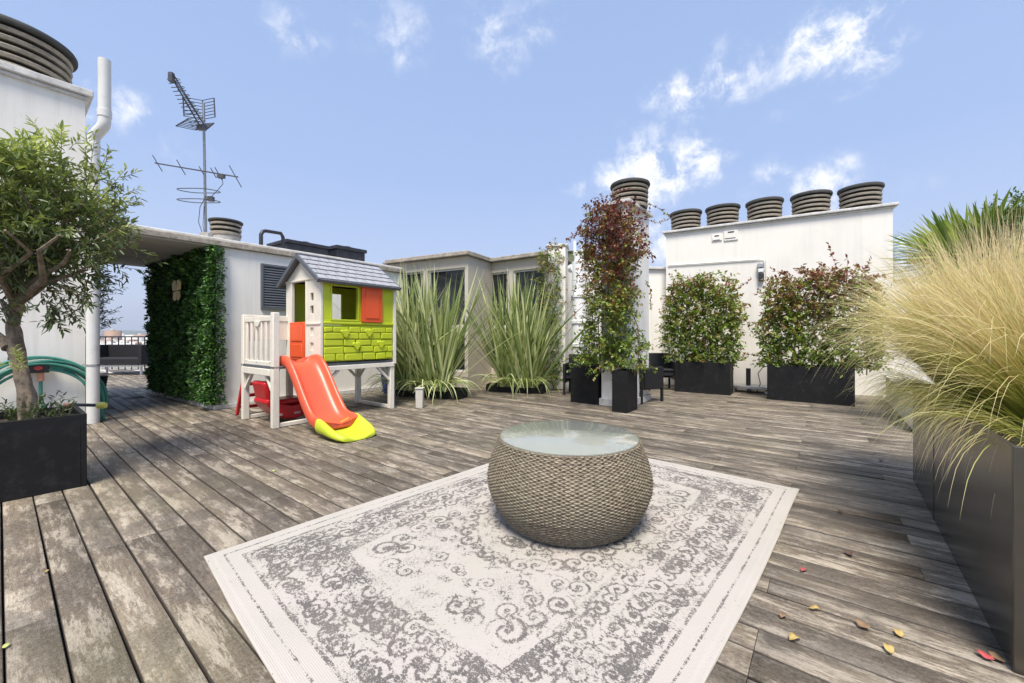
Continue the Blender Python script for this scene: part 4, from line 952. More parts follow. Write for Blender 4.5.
def sofa():
    Y = 11.3; p = at(142, 375, Y); t = thing('outdoor_sofa', 'black box shaped outdoor sofa on the terrace beyond the passage', 'sofa', (p.x, Y, 0)); x1 = p.x; x0 = x1 - 1.75; zt = Zat(345, Y)
    z0 = .30
    build('seat', MB().box(x0 + .11, x1 - .11, Y, Y + .70, z0, z0 + .10), M['black_cushion'], t, .015, world=True)
    build('seat_cushion', MB().box(x0 + .12, x1 - .12, Y + .02, Y + .6, z0 + .103, z0 + .18), M['black_cushion'], t, .03, world=True)
    build('backrest', MB().box(x0, x1, Y + .70, Y + .80, z0 - .02, zt), M['black_cushion'], t, .015, world=True)
    for a, b_ in ((x0, x0 + .1), (x1 - .1, x1)): build('armrest', MB().box(a, b_, Y - .02, Y + .69, z0 - .02, zt), M['black_cushion'], t, .015, world=True)
    build('front_panel', MB().box(x0 + .10, x1 - .10, Y - .015, Y - .002, z0 - .02, z0 + .15), M['black_cushion'], t, .004, world=True)
    build('frame', MB().box(x0, x1, Y - .02, Y + .01, z0 - .07, z0 - .035).box(x0, x1, Y + .72, Y + .76, z0 - .07, z0 - .035), M['steel'], t, world=True)
    for x in (x0 + .02, x1 - .06):
        for y in (Y, Y + .7): build('leg', MB().box(x, x + .04, y, y + .04, 0, z0 - .03), M['steel'], t, world=True)
sofa()

# ------------------------------------------------------------------ black armchairs
def chair_proto(label):
    t = thing('rattan_armchair', label, 'armchair', (0, 0, 0), 0, 'black rattan armchairs around the white chimney')
    w, d = .56, .56
    build('seat', MB().box(-w / 2 + .05, w / 2 - .05, 0.02, d - .08, .30, .38), M['rattan_black'], t, .01)
    build('cushion', MB().box(-w / 2 + .06, w / 2 - .06, 0.0, d - .09, .385, .44), M['black_cushion'], t, .02)
    build('backrest', MB().frame((-w / 2, d - .08, .22), (w, 0, 0), (0, .05, 0), (0, .05, .52)), M['rattan_black'], t, .012)
    for s in (-1, 1):
        x = s * (w / 2 - .025); build('armrest', MB().box(x - .025, x + .025, 0, d - .085, .22, .58), M['rattan_black'], t, .01)
        for y in (.0, d - .05): build('leg', MB().box(x - .02, x + .02, y, y + .04, 0, .219), M['rattan_black'], t, .004)
    return t
def dup(root, loc, rz, label):
    r = root.copy(); COL.objects.link(r); r.location = loc; r.rotation_euler = (0, 0, rz); r['label'] = label
    for chd in list(root.children):
        c = chd.copy(); COL.objects.link(c); c.parent = r
    return r
c1 = chair_proto('black armchair right of the white chimney, nearest to it'); q = G(648, 401); c1.location = q + D2 * .15 + Vector((.02, .1, 0)); c1.rotation_euler.z = math.radians(52 + 70)
q = G(668, 393); dup(c1, q + Vector((.0, .28, 0)), math.radians(52 - 60), 'black armchair between the nearest armchair and the left planter of the cream wall')
q = G(578, 396); dup(c1, q + Vector((0, .05, 0)), math.radians(-20), 'black armchair left of the white chimney in front of the duct')

# ------------------------------------------------------------------ parasol base
def parasol():
    p = G(749, 393); t = thing('parasol_base', 'grey parasol base with a black tube between the two planters', 'parasol base', p + WN * -.1); c = p + pn * .22
    for (z, s) in ((.075, .32),):
        mb = MB(); mb.frame(c - pd * s - pn * s * .75 + UP * z, pd * 2 * s, pn * 2 * s * .75, UP * .055); build('plate', mb, M['steel'], t, .008, world=True)
    mb = MB(); mb.bar(c - pd * .36 + UP * .06, c + pd * .36 + UP * .06, .06, .025); mb.bar(c - pn * .3 + UP * .06, c + pn * .3 + UP * .06, .06, .025); build('cross_bar', mb, M['dark_metal'], t, world=True)
    for a, b_ in ((-1, -1), (1, -1), (-1, 1), (1, 1)): qq = c + pd * a * .27 + pn * b_ * .2; build('foot', MB().lathe([(.02, 0), (.03, .01), (.02, .05)], qq, 12), M['steel'], t, world=True)
    qq = c + pd * .03; build('tube', MB().lathe([(.042, .13), (.042, .46), (.034, .46), (.034, .2)], qq, 20), M['tap_black'], t, world=True)
    k = c - pd * .12 - pn * .1; s = tag(build('cable', MB().tube([k + UP * .02, k - pd * .06 + UP * .18, k - pd * .02 + UP * .38, k - pd * .10 + UP * .50, k - pd * .22 + UP * .54], .008, 6), M['tap_black']), 'thin black cable looping up beside the parasol base', 'cable')
parasol()

# ------------------------------------------------------------------ playhouse
def playhouse():
    A = G(273, 429.3); rz = math.radians(53.2)
    t = thing('playhouse', 'lime green and cream plastic playhouse on stilts with a slide', 'playhouse', A, rz)
    L, W_, FH = 1.72, .95, .74
    x0 = .60                                      # house begins
    # stilts
    def leg(x, y, top, w=.075): return build('leg', MB().box(x, x + w, y, y + w, 0, top), M['cream_plastic'], t, .008)
    leg(0, 0, 1.38); leg(0, W_ - .075, 1.38); leg(x0 - .04, .0, FH - .05); leg(x0 - .04, W_ - .075, FH - .05); leg(L - .075, 0, FH - .05); leg(L - .075, W_ - .075, FH - .05)
    def gb(*a): return build('ground_beam', MB().box(*a), M['cream_plastic'], t, .006)
    gb(.075, x0 - .045, .015, .06, .005, .055); gb(.075, x0 - .045, W_ - .06, W_ - .015, .005, .055); gb(L - .065, L - .02, .08, W_ - .08, .005, .055)
    def brace(a, b_): build('brace', MB().bar(a, b_, .04, .035), M['cream_plastic'], t, .005)
    for x, s in ((x0 + .035, 1), (L - .075, -1)):
        for y in (.035, W_ - .037): brace((x, y, .44), (x + s * .22, y, FH - .08))
    for y, s in ((.075, 1), (W_ - .075, -1)):
        brace((L - .04, y, .44), (L - .04, y + s * .22, FH - .08)); brace((.035, y, .42), (.035, y + s * .22, FH - .08))
    build('floor', MB().box(.0, L, .0, W_, FH - .035, FH), M['slate_plastic'], t, .006)
    build('floor_beam', MB().box(x0 - .04, L, -.012, .03, FH - .10, FH - .037).box(0.08, L, W_ - .03, W_ + .01, FH - .10, FH - .037).box(-.012, .03, .08, W_ - .08, FH - .12, FH - .037), M['cream_plastic'], t, .006)
    # railing at the left end
    mb = MB(); mb.box(.015, .055, .08, W_ - .08, FH - .03, FH + .05); mb.box(.015, .055, .08, W_ - .08, 1.28, 1.345)
    for i in range(6): y = .115 + (W_ - .23) * i / 5; mb.box(.022, .048, y - .028, y + .028, FH + .045, 1.285)
    rl = build('railing', mb, M['cream_plastic'], t, .006)
    mb = MB(); pts = [(math.cos(a) * .085, -math.sin(a) * .07) for a in [math.pi * i / 10 for i in range(11)]]; mb.prism(pts, (.004, W_ / 2, 1.285), (0, 1, 0), (0, 0, 1), (.055, 0, 0)); hb = build('railing_scallop', mb, M['cream_plastic'], t, .003); hb.parent = rl
    # back panel of the balcony
    build('back_panel', MB().box(.08, x0 - .01, W_ - .05, W_ - .02, FH + .3, 1.30).box(.08, x0 - .01, W_ - .06, W_ - .01, 1.305, 1.38), M['cream_plastic'], t, .006)
    # house walls -------------------------------------------------
    EZ = 1.86; RZ = 2.175; th = .035; hx0, hx1 = x0, L - .01
    wx0, wx1, wz0, wz1 = hx0 + .125, hx0 + .50, FH + .585, EZ - .09
    mb = MB(); mb.box(hx0, hx1, 0, th, FH + .51, wz0).box(hx0, hx1, 0, th, wz1, EZ).box(hx0, wx0, 0, th, wz0, wz1).box(wx1, hx1, 0, th, wz0, wz1)
    mb.box(hx0, hx1, .008, th, FH + .02, FH + .505); gw = build('green_wall_panel', mb, M['lime'], t, .004)
    mb = MB(); fw = .022
    for (a, b_, c, d) in ((wx0 - fw, wx1 + fw, wz0 - fw, wz0), (wx0 - fw, wx1 + fw, wz1, wz1 + fw), (wx0 - fw, wx0, wz0, wz1), (wx1, wx1 + fw, wz0, wz1)): mb.box(a, b_, -.012, th + .01, c, d)
    build('window_frame', mb, M['lime'], t, .004)
    build('ledge', MB().box(hx0 + .01, hx1 + .01, -.018, .006, FH + .52, FH + .55), M['lime'], t, .006)
    # moulded stone blocks
    mb = MB(); rr = random.Random(3); rows = [.03, .13, .225, .32, .415, .495]
    for r in range(5):
        x = hx0 + .015
        while x < hx1 - .07:
            w = rr.uniform(.12, .30); x1 = min(x + w, hx1 - .03); dz0 = rr.uniform(-.008, .008); hgt = rows[r + 1] - rows[r] - .012; dep = rr.uniform(.012, .026)
            p = [(x, rows[r] + dz0), (x1 - .01, rows[r] + rr.uniform(-.01, .01)), (x1 - .014, rows[r] + hgt + rr.uniform(-.01, .004)), (x + rr.uniform(0, .01), rows[r] + hgt + dz0)]
            mb.prism(p, (0, .01, FH), (1, 0, 0), (0, 0, 1), (0, -dep - .01, 0)); x = x1
    build('stone_relief', mb, M['lime'], t, .009, seg=3)
    for (cx, cz) in ((hx0 + .30, .39), (hx0 + .66, .40), (hx0 + .47, .22), (hx0 + .86, .235)):
        s = .055; mb = MB(); mb.prism([(cx - s * 1.1, cz + s * .5), (cx - s * .9, cz + s), (cx - s * .2, cz + s * .8), (cx + s * .3, cz + s), (cx + s * 1.0, cz + s * .9), (cx + s * 1.15, cz + s * .2), (cx + s * .4, cz - s * .9), (cx - s * .2, cz - s)], (0, -.012, FH), (1, 0, 0), (0, 0, 1), (0, -.028, 0)); build('stone_heart', mb, M['lime'], t, .008)
    # shutter
    sx0, sx1 = wx1 + .045, wx1 + .385
    sh = build('shutter', MB().box(sx0, sx1, -.034, -.004, wz0 - .03, wz1 + .03), M['orange'], t, .006)
    o = build('shutter_panel', MB().box(sx0 + .055, sx1 - .055, -.044, -.0335, wz0 + .025, wz1 - .02), M['orange'], t, .005); o.parent = sh
    # corner posts
    build('corner_post', MB().box(hx1 - .02, hx1 + .025, -.025, .04, FH - .06, EZ), M['cream_plastic'], t, .005)
    # gable wall (door side)
    dy0, dy1 = .37, .76; dz1 = EZ - .02
    mb = MB(); gx = hx0
    mb.box(gx - th, gx - .001, 0, W_, dz1 + .001, EZ - .001) ; mb.box(gx - th, gx - .001, dy1, W_ - .005, FH, dz1)
    # pillar with four square openings between y=-.01 and dy0
    zs = [FH, FH + .17, FH + .27, FH + .37, FH + .47, FH + .66, FH + .76, FH + .83, FH + .93, dz1]
    hy0, hy1 = .17, .26
    mb.box(gx - th, gx - .001, -.01, hy0, FH, dz1); mb.box(gx - th, gx - .001, hy1, dy0, FH, dz1)
    for a, b_ in ((zs[0], zs[1]), (zs[2], zs[3]), (zs[4], zs[5]), (zs[6], zs[7]), (zs[8], zs[9])): mb.box(gx - th, gx - .001, hy0, hy1, a, b_)
    mb.box(gx - .016, gx - .001, hy0, hy1, zs[1], zs[2]); mb.box(gx - .016, gx - .001, hy0, hy1, zs[3], zs[4])
    mb.prism([(-.01, 0), (W_ - .005, 0), (W_ / 2, RZ - EZ - .02)], (gx - th, 0, EZ + .0), (0, 1, 0), (0, 0, 1), (th, 0, 0))
    build('gable_wall', mb, M['cream_plastic'], t, .004)
    build('gable_band', MB().box(gx - th - .012, gx - th + .002, -.012, dy0 - .0, FH + .51, FH + .535), M['cream_plastic'], t, .004); build('gable_band', MB().box(gx - th - .012, gx - th + .002, -.012, W_, EZ - .012, EZ + .015), M['cream_plastic'], t, .004)
    mb = MB(); mb.box(gx - th - .01, gx - th + .006, dy0 - .022, dy0, FH, dz1).box(gx - th - .01, gx - th + .006, dy1, dy1 + .022, FH, dz1); build('door_frame', mb, M['cream_plastic'], t, .004)
    dr = build('door', MB().box(gx - th - .022, gx - th + .006, dy0 + .006, dy1 + .03, FH + .03, FH + .55), M['orange'], t, .008)
    o = build('door_panel', MB().box(gx - th - .031, gx - th - .0215, dy0 + .06, dy1 - .03, FH + .07, FH + .25).box(gx - th - .031, gx - th - .0215, dy0 + .06, dy1 - .03, FH + .29, FH + .50), M['orange'], t, .005); o.parent = dr
    # far gable and back wall (with its own window)
    mb = MB(); mb.box(hx1 - th, hx1, .04, W_, FH, FH + .5).box(hx1 - th, hx1, .04, W_, EZ - .12, EZ).box(hx1 - th, hx1, .04, .3, FH + .5, EZ - .12).box(hx1 - th, hx1, .66, W_, FH + .5, EZ - .12); mb.prism([(0, 0), (W_, 0), (W_ / 2, RZ - EZ - .02)], (hx1 - th, 0, EZ), (0, 1, 0), (0, 0, 1), (th, 0, 0))
    build('end_wall', mb, M['lime'], t, .004)
    bx0, bx1 = hx0 + .34, hx0 + .80
    mb = MB(); mb.box(hx0, hx1 - th, W_ - th, W_, FH, FH + .45).box(hx0, hx1 - th, W_ - th, W_, EZ - .10, EZ).box(hx0, bx0, W_ - th, W_, FH + .45, EZ - .1).box(bx1, hx1 - th, W_ - th, W_, FH + .45, EZ - .1)
    build('back_wall_panel', mb, M['lime'], t, .004)
    mb = MB()
    for k in range(11): mb.box(hx1 - th - .02, hx1 - th - .003, .33, .64, FH + .5 + k * .042, FH + .5 + k * .042 + .026)
    build('inner_shutter', mb, M['orange'], t)
    # roof: two slopes with shingles
    oh = .085; xa, xb = hx0 - .11, hx1 + .045; half = W_ / 2 + oh; sl = (RZ - EZ) / (W_ / 2); zE = RZ - sl * half
    for s, nm in ((1, 'roof'), (-1, 'roof')):
        def pt(x, k, up=0): # k 0 at eave, 1 at ridge ; s=1 front slope
            y = W_ / 2 - s * half * (1 - k); z = zE + (RZ - zE) * k
            nn_ = Vector((0, -s * sl, 1)).normalized(); return Vector((x, y, z)) + nn_ * up
        mb = MB(); a, b_, c = pt(xa, 0), pt(xb, 0) - pt(xa, 0), pt(xa, 1) - pt(xa, 0); nn_ = Vector((0, -s * sl, 1)).normalized()
        mb.frame(a, b_, c, nn_ * .028); rf = build(nm, mb, M['slate_plastic'], t, .005)
        sgl = MB(); rows_ = 5; cols_ = 9
        for r in range(rows_):
            k0, k1 = r / rows_ + .012, (r + 1) / rows_ + .0; shf = (r % 2) * .5
            for c_ in range(-1, cols_ + 1):
                u0 = max(0.012, (c_ + shf) / cols_ + .0045); u1 = min(.988, (c_ + 1 + shf) / cols_ - .0045)
                if u1 - u0 < .02: continue
                xA, xB = xa + (xb - xa) * u0, xa + (xb - xa) * u1; lift = random.uniform(0, .002)
                P = [pt(xA, k0, .040 + lift), pt(xB, k0, .040 + lift), pt(xB, k1, .030), pt(xA, k1, .030)]; Q = [pt(xA, k0, .026), pt(xB, k0, .026), pt(xB, k1, .026), pt(xA, k1, .026)]
                sgl.add(Q + P, [(0, 3, 2, 1), (4, 5, 6, 7), (0, 1, 5, 4), (1, 2, 6, 5), (2, 3, 7, 6), (3, 0, 4, 7)])
        o = build('shingles', sgl, M['shingle'], t, .003); o.parent = rf
        mb = MB(); mb.frame(pt(xa - .008, -.02, -.02), Vector((.03, 0, 0)), pt(xa, 1.0) - pt(xa, -.02), nn_ * .055); mb.frame(pt(xb - .02, -.02, -.02), Vector((.03, 0, 0)), pt(xa, 1.0) - pt(xa, -.02), nn_ * .055)
        mb.frame(pt(xa + .022, -.02, -.016), Vector((xb - xa - .044, 0, 0)), (pt(xa, .03) - pt(xa, 0)), nn_ * .042)
        o = build('barge_board', mb, M['slate_plastic'], t, .004); o.parent = rf
    mb = MB(); mb.bar((xa - .01, W_ / 2, RZ + .035), (xb + .01, W_ / 2, RZ + .035), .05, .03); build('ridge_cap', mb, M['slate_plastic'], t, .01)
    # slide ----------------------------------------------------------
    sx_a, sx_b = .11, .545; prof = []
    key = [(.14, FH + .02), (.02, FH + .035), (-.08, FH + .01), (-.22, FH - .12), (-.45, FH - .40), (-.64, FH - .58), (-.84, .12), (-.90, .10)]
    cr = []
    for i in range(len(key) - 1):
        p_1 = key[max(i - 1, 0)]; p0_ = key[i]; p1_ = key[i + 1]; p2_ = key[min(i + 2, len(key) - 1)]
        for k in range(6):
            s = k / 6; cr.append(tuple(.5 * (2 * p0_[j] + (p1_[j] - p_1[j]) * s + (2 * p_1[j] - 5 * p0_[j] + 4 * p1_[j] - p2_[j]) * s * s + (3 * p0_[j] - p_1[j] - 3 * p1_[j] + p2_[j]) * s ** 3) for j in (0, 1)))
    cr.append(key[-1]); w = sx_b - sx_a
    cross = [(0, -.05), (-.012, .05), (0.0, .085), (.022, .094), (.045, .082), (.06, .035), (.10, .0), (.5 * w, -.006), (w - .10, .0), (w - .06, .035), (w - .045, .082), (w - .022, .094), (w, .085), (w + .012, .05), (w, -.05), (w - .03, -.03), (.5 * w, -.035), (.03, -.03)]
    V = []; Fc = []; m_ = len(cross)
    for i, (y, z) in enumerate(cr):
        t0_, t1_ = cr[max(i - 1, 0)], cr[min(i + 1, len(cr) - 1)]; dy_, dz_ = t1_[0] - t0_[0], t1_[1] - t0_[1]; l_ = math.hypot(dy_, dz_); ny_, nz_ = dz_ / l_, -dy_ / l_
        for (cx, ch_) in cross: V.append((sx_a + cx, y + ny_ * ch_, z + nz_ * ch_))
    for i in range(len(cr) - 1):
        for j in range(m_): Fc.append((i * m_ + j, i * m_ + (j + 1) % m_, (i + 1) * m_ + (j + 1) % m_, (i + 1) * m_ + j))
    mbs = MB(); mbs.add(V, Fc); mbs.f.append(tuple(range(m_))); mbs.f.append(tuple(range(len(V) - m_, len(V)))[::-1]); sl_ = build('slide', mbs, M['coral'], t)
    smooth(sl_.data, 60); 
    # run-out foot: a moulded wedge with raised sides
    V = []; Fc = []; ks = [(-.80, .19, .03), (-.82, .215, .04), (-.90, .205, .07), (-1.00, .165, .072), (-1.12, .12, .055), (-1.22, .085, .042), (-1.265, .06, .03), (-1.27, .02, .012)]
    for i_, (y, hz2, bed) in enumerate(ks):
        ins = .0 if i_ < 5 else (.02, .06, .075)[i_ - 5]
        a, b_ = sx_a - .035 + ins, sx_b + .035 - ins
        for (x, z) in ((a - .008, 0), (a, hz2 * .8), (a + .02, hz2), (a + .055, hz2), (a + .09, (bed + hz2) / 2), (a + .12, bed), ((a + b_) / 2, bed - .003), (b_ - .12, bed), (b_ - .09, (bed + hz2) / 2), (b_ - .055, hz2), (b_ - .02, hz2), (b_, hz2 * .8), (b_ + .008, 0)): V.append((x, y, z))
    k_ = 13
    for i in range(len(ks) - 1):
        for j in range(k_): Fc.append((i * k_ + j, i * k_ + (j + 1) % k_, (i + 1) * k_ + (j + 1) % k_, (i + 1) * k_ + j))
    mbs = MB(); mbs.add(V, Fc); mbs.f.append(tuple(range(k_))); mbs.f.append(tuple(range(len(V) - k_, len(V)))[::-1]); ft_ = build('slide_foot', mbs, M['lime_end'], t); smooth(ft_.data, 70); ft_.parent = sl_
    sd = ft_.modifiers.new('s', 'SUBSURF'); sd.levels = sd.render_levels = 2; sd = sl_.modifiers.new('s', 'SUBSURF'); sd.levels = sd.render_levels = 1
    # ladder
    mb = MB(); za0, ya0, ya1 = 0.0, 1.32, .97
    for x in (.08, .50): mb.bar((x, ya0, 0), (x, ya1, FH + .05), .05, .035, (1, 0, 0))
    ld_ = build('ladder', mb, M['red'], t, .006)
    for k in range(4): s = (k + .7) / 4.5; y = ya0 + (ya1 - ya0) * s; o = build('rung', MB().box(.10, .48, y - .06, y + .05, FH * s - .02, FH * s + .02), M['red'], t, .008); o.parent = ld_
    # bolts
    mb = MB()
    for (y, z) in ((.12, FH + .05), (.5, FH + .045), (.83, FH + .05)): mb.tube([(.016, y, z), (.008, y, z)], .012, 10)
    build('bolt', mb, M['pipe_white'], t)
    return t
ph = playhouse()
def red_toy():
    R0 = root_matrix(ph); t = thing('rocking_seat', 'red plastic rocking seat stored under the playhouse balcony', 'toy', R0 @ Vector((.36, .48, 0)), math.radians(53.2)); mb = MB()
    # curved runner body
    n = 18; V = []
    prof = [(-.32 + .64 * i / n, .03 + .24 * (abs(i / n - .5) * 2) ** 2.2) for i in range(n + 1)]
    poly = prof + [(.30, .30), (.20, .24), (.0, .20), (-.18, .25), (-.30, .32)]
    mb.prism(poly, (-.0, -.20, 0), (1, 0, 0), (0, 0, 1), (0, .40, 0)); build('runner', mb, M['red'], t, .03, seg=3)
    build('backrest', MB().frame((-.30, -.19, .29), (.10, 0, 0), (0, .38, 0), (-.05, 0, .24)).frame((.20, -.12, .27), (.09, 0, 0), (0, .24, 0), (.04, 0, .25)), M['red'], t, .035, seg=3)
    build('seat', MB().box(-.19, .18, -.17, .17, .22, .29), M['red'], t, .03, seg=3)
    build('handle', MB().tube([(.24, -.2, .46), (.24, .2, .46)], .02, 12), M['red'], t)
    for s in (-1, 1): build('grip_slot', MB().box(-.06 + s * .11 - .04, -.06 + s * .11 + .04, -.206, -.196, .09, .12), simple('pale_slot', (.5, .35, .33), .5), t, .004)
red_toy()

# ------------------------------------------------------------------ rug
def rug():
    Lc, Bc, Rc = Vector((-1.536, 1.99, 0)), Vector((.508, 4.25, 0)), Vector((2.05, 2.853, 0))
    ex = (Bc - Lc); LX = ex.length; ex.normalize(); LY = (Rc - Bc).length
    org = Lc; ang = math.atan2(ex.y, ex.x)
    nx, ny = 520, 356
    X, Y = np.meshgrid(np.linspace(0, LX, nx), np.linspace(-LY, 0, ny)); yy = Y + LY
    d = np.minimum(np.minimum(X, LX - X), np.minimum(yy, LY - yy))
    S = np.full(X.shape, -1.0)                      # -1 pale ground, + dark
    r2 = np.random.default_rng(11)
    def put(cx, cy, r, hand, ph=0.0, pitch=.055, lw=.30, gain=1.0, petals=0):
        cx += r2.normal() * r * .16; cy += r2.normal() * r * .16; r *= r2.uniform(.8, 1.2); gain *= r2.uniform(.6, 1.35)
        for sx in (0, 1):
            for sy in (0, 1):
                x, y = (LX - cx if sx else cx), (LY - cy if sy else cy); hd = hand * (-1 if sx ^ sy else 1)
                i0, i1 = max(0, int((x - r) / LX * nx) - 1), min(nx, int((x + r) / LX * nx) + 2); j0, j1 = max(0, int((y - r) / LY * ny) - 1), min(ny, int((y + r) / LY * ny) + 2)
                if i1 <= i0 or j1 <= j0: continue
                gx, gy = X[j0:j1, i0:i1] - x, yy[j0:j1, i0:i1] - y
                if sx: gx = -gx
                if sy: gy = -gy
                rho = np.hypot(gx, gy); th = np.arctan2(gy, gx)
                if petals: val = (.62 + .38 * np.cos(petals * (th - ph))) * r - rho; val = val / (.25 * r)
                else:
                    phs = (rho / pitch - (hand) * th / (2 * math.pi) + ph) % 1.0; val = (lw - np.abs(phs - .5)) / .16; val = np.minimum(val, (r - rho) / .012)
                    val = np.maximum(val, (pitch * .33 - rho) / .008)
                S[j0:j1, i0:i1] = np.maximum(S[j0:j1, i0:i1], np.clip(val, -1, 1) * gain)
    # outer dashed guard line, border edges
    S = np.maximum(S, np.where(np.abs(d - .075) < .006, .75, -1))
    S = np.maximum(S, np.where(np.abs(d - .140) < .008, .15, -1)); S = np.maximum(S, np.where(np.abs(d - .485) < .011, -.15, -1))
    # border scrolls
    for k in range(22):
        s = .20 + k * .0865 
        if s < LX / 2 + .04:
            put(s, .215, .052, 1, r2.random(), .034, .20); put(s + .043, .315, .056, -1, r2.random(), .04, .20); put(s, .415, .048, 1, r2.random(), .032, .20)
            put(s + .043, .215, .020, 1, r2.random(), petals=5); put(s, .335, .024, 1, r2.random(), petals=5); put(s + .04, .42, .02, 1, r2.random(), petals=4)
        if s < LY / 2 + .04:
            put(.215, s, .052, -1, r2.random(), .034, .20); put(.335, s + .043, .056, 1, r2.random(), .04, .20); put(.415, s, .048, -1, r2.random(), .032, .20)
            put(.215, s + .043, .020, 1, r2.random(), petals=5); put(.335, s, .024, 1, r2.random(), petals=5); put(.42, s + .04, .02, 1, r2.random(), petals=4)
    # dark wedges along the inner border near the corners and mid sides
    def wedge(x0_, x1_, y0_, y1_, g=.45):
        for sx in (0, 1):
            for sy in (0, 1):
                gx = (LX - X) if sx else X; gy = (LY - yy) if sy else yy
                u_ = (gx - x0_) / (x1_ - x0_); v_ = (gy - y0_) / (y1_ - y0_); ok = (u_ > 0) & (u_ < 1) & (v_ > 0) & (v_ < 1 - u_)
                S[ok] = np.maximum(S[ok], g)
    wedge(.46, 1.05, .44, .52); wedge(.44, .52, .46, .90); wedge(.19, .25, .6, 1.02); wedge(.75, 1.4, .185, .225)
    # corner spandrels
    for (a, b_, r, h_, p) in ((.62, .60, .085, 1, .080), (.76, .58, .07, -1, .07), (.60, .74, .07, -1, .07), (.90, .57, .06, 1, .06), (.59, .86, .06, 1, .06), (.73, .70, .055, 1, .055), (1.03, .55, .05, -1, .05), (.84, .66, .045, 1, .045), (.67, .83, .045, -1, .045), (1.15, .55, .06, 1, .05), (1.28, .56, .045, -1, .045)):
        put(a, b_, r, h_, r2.random(), p * .62, .20); put(a + .05, b_ + .045, .02, 1, r2.random(), petals=5)
    # central medallion rings
    cx, cy = LX / 2, LY / 2
    for (R_, nn_, rr_, pt_) in ((.16, 8, .05, .03), (.30, 12, .06, .042), (.44, 16, .066, .045), (.56, 12, .045, .03)):
        for k in range(nn_):
            a = math.pi / 2 * (k + .5) / nn_ * 1.0
            if k % 1 == 0 and k < nn_ // 2 + 1: a = math.pi / 2 * (k + .25) / (nn_ // 2 + .5); put(cx - math.cos(a) * R_ * 1.32, cy - math.sin(a) * R_ * .98, rr_, 1 if k % 2 else -1, r2.random(), pt_, .21); put(cx - math.cos(a + .12) * (R_ + .06) * 1.3, cy - math.sin(a + .12) * (R_ + .06), .018, 1, r2.random(), petals=4)
    # outer sprays between medallion and border
    for k in range(26): put(r2.uniform(.55, LX / 2), r2.uniform(.52, LY / 2), r2.uniform(.012, .03), 1, r2.random(), petals=int(r2.integers(3, 6)), gain=.5)
    region = (-.22 + .28 * np.clip((.60 - d) / .22, 0, 1)) + np.where((d < .13), -.7, 0)
    Z = .0075 + .0018 * np.sin(X * 5.1 + yy * 3.3) * np.sin(yy * 4.7) + np.where(d < .03, -.002, 0)
    Z = np.where(d < .001, .002, Z)
    Xw = X + .007 * np.sin(Y * 3.1 + 1) * np.exp(-np.minimum(X, LX - X) * 4); Yw = Y + .008 * np.sin(X * 2.7) * np.exp(-np.minimum(yy, LY - yy) * 4)
    Z = Z + .010 * np.exp(-(np.hypot(X - LX, yy - LY) / .09) ** 2) + .008 * np.exp(-(np.hypot(X, yy - 0) / .10) ** 2) + .006 * np.exp(-(np.minimum(yy, 9) / .05) ** 2) * np.maximum(0, np.sin(X * 4.3))
    V = np.stack([Xw, Yw, Z], -1).reshape(-1, 3)
    idx = np.arange(nx * ny).reshape(ny, nx); Fc = np.stack([idx[:-1, :-1], idx[:-1, 1:], idx[1:, 1:], idx[1:, :-1]], -1).reshape(-1, 4)
    m, nt, b, out = new_mat('distressed_rug')
    a1 = N(nt, 'ShaderNodeAttribute', attribute_name='pat'); a2 = N(nt, 'ShaderNodeAttribute', attribute_name='reg')
    tc = nt.nodes.new('ShaderNodeTexCoord')
    mp = N(nt, 'ShaderNodeMapping'); mp.inputs['Scale'].default_value = (1, .55, 1); nt.links.new(tc.outputs['Object'], mp.inputs[0])
    hf = noise(nt, 130, 4, .8, mp.outputs[0]); mf = noise(nt, 42, 5, .75, tc.outputs['Object'], .5); lf = noise(nt, 2.4, 4, .6, tc.outputs['Object']); lf2 = noise(nt, 5.5, 3, .6, tc.outputs['Object'])
    def c0_(x, k): return math_(nt, 'MULTIPLY', math_(nt, 'SUBTRACT', x, .5), k)
    v = math_(nt, 'ADD', math_(nt, 'ADD', a1.outputs['Fac'], c0_(hf.outputs[0], 7.0)), math_(nt, 'ADD', c0_(mf.outputs[0], 5.0), c0_(lf2.outputs[0], 3.6)))
    v = math_(nt, 'ADD', v, a2.outputs['Fac'])
    fac = math_(nt, 'MULTIPLY', math_(nt, 'SUBTRACT', v, .02), 4.0, clamp=True)
    sp = noise(nt, 210, 3, .75, mp.outputs[0]); sm = noise(nt, 3.0, 4, .65, tc.outputs['Object'])
    spk = math_(nt, 'MULTIPLY', math_(nt, 'SUBTRACT', math_(nt, 'ADD', sp.outputs[0], math_(nt, 'MULTIPLY', sm.outputs[0], .55)), .885), 14.0, clamp=True)
    spk = math_(nt, 'MULTIPLY', spk, math_(nt, 'GREATER_THAN', a2.outputs['Fac'], -.5))
    er = math_(nt, 'SUBTRACT', 1.0, math_(nt, 'MULTIPLY', math_(nt, 'SUBTRACT', noise(nt, 170, 3, .8, mp.outputs[0]).outputs[0], .56), 9.0, clamp=True))
    fac = math_(nt, 'MAXIMUM', math_(nt, 'MULTIPLY', fac, er), math_(nt, 'MULTIPLY', spk, .85))
    # woven threads
    sx_ = nt.nodes.new('ShaderNodeSeparateXYZ'); nt.links.new(tc.outputs['Object'], sx_.inputs[0])
    w1 = math_(nt, 'SINE', math_(nt, 'MULTIPLY', sx_.outputs[0], 2 * math.pi / .0068)); w2 = math_(nt, 'SINE', math_(nt, 'MULTIPLY', sx_.outputs[1], 2 * math.pi / .0052))
    wv_ = math_(nt, 'MULTIPLY', math_(nt, 'ADD', w1, w2), .25)
    light = mixc(nt, ramp(nt, [(.4, (0, 0, 0)), (.65, (1, 1, 1))], lf.outputs[0]).outputs[0], (.475, .43, .385), (.44, .415, .355))
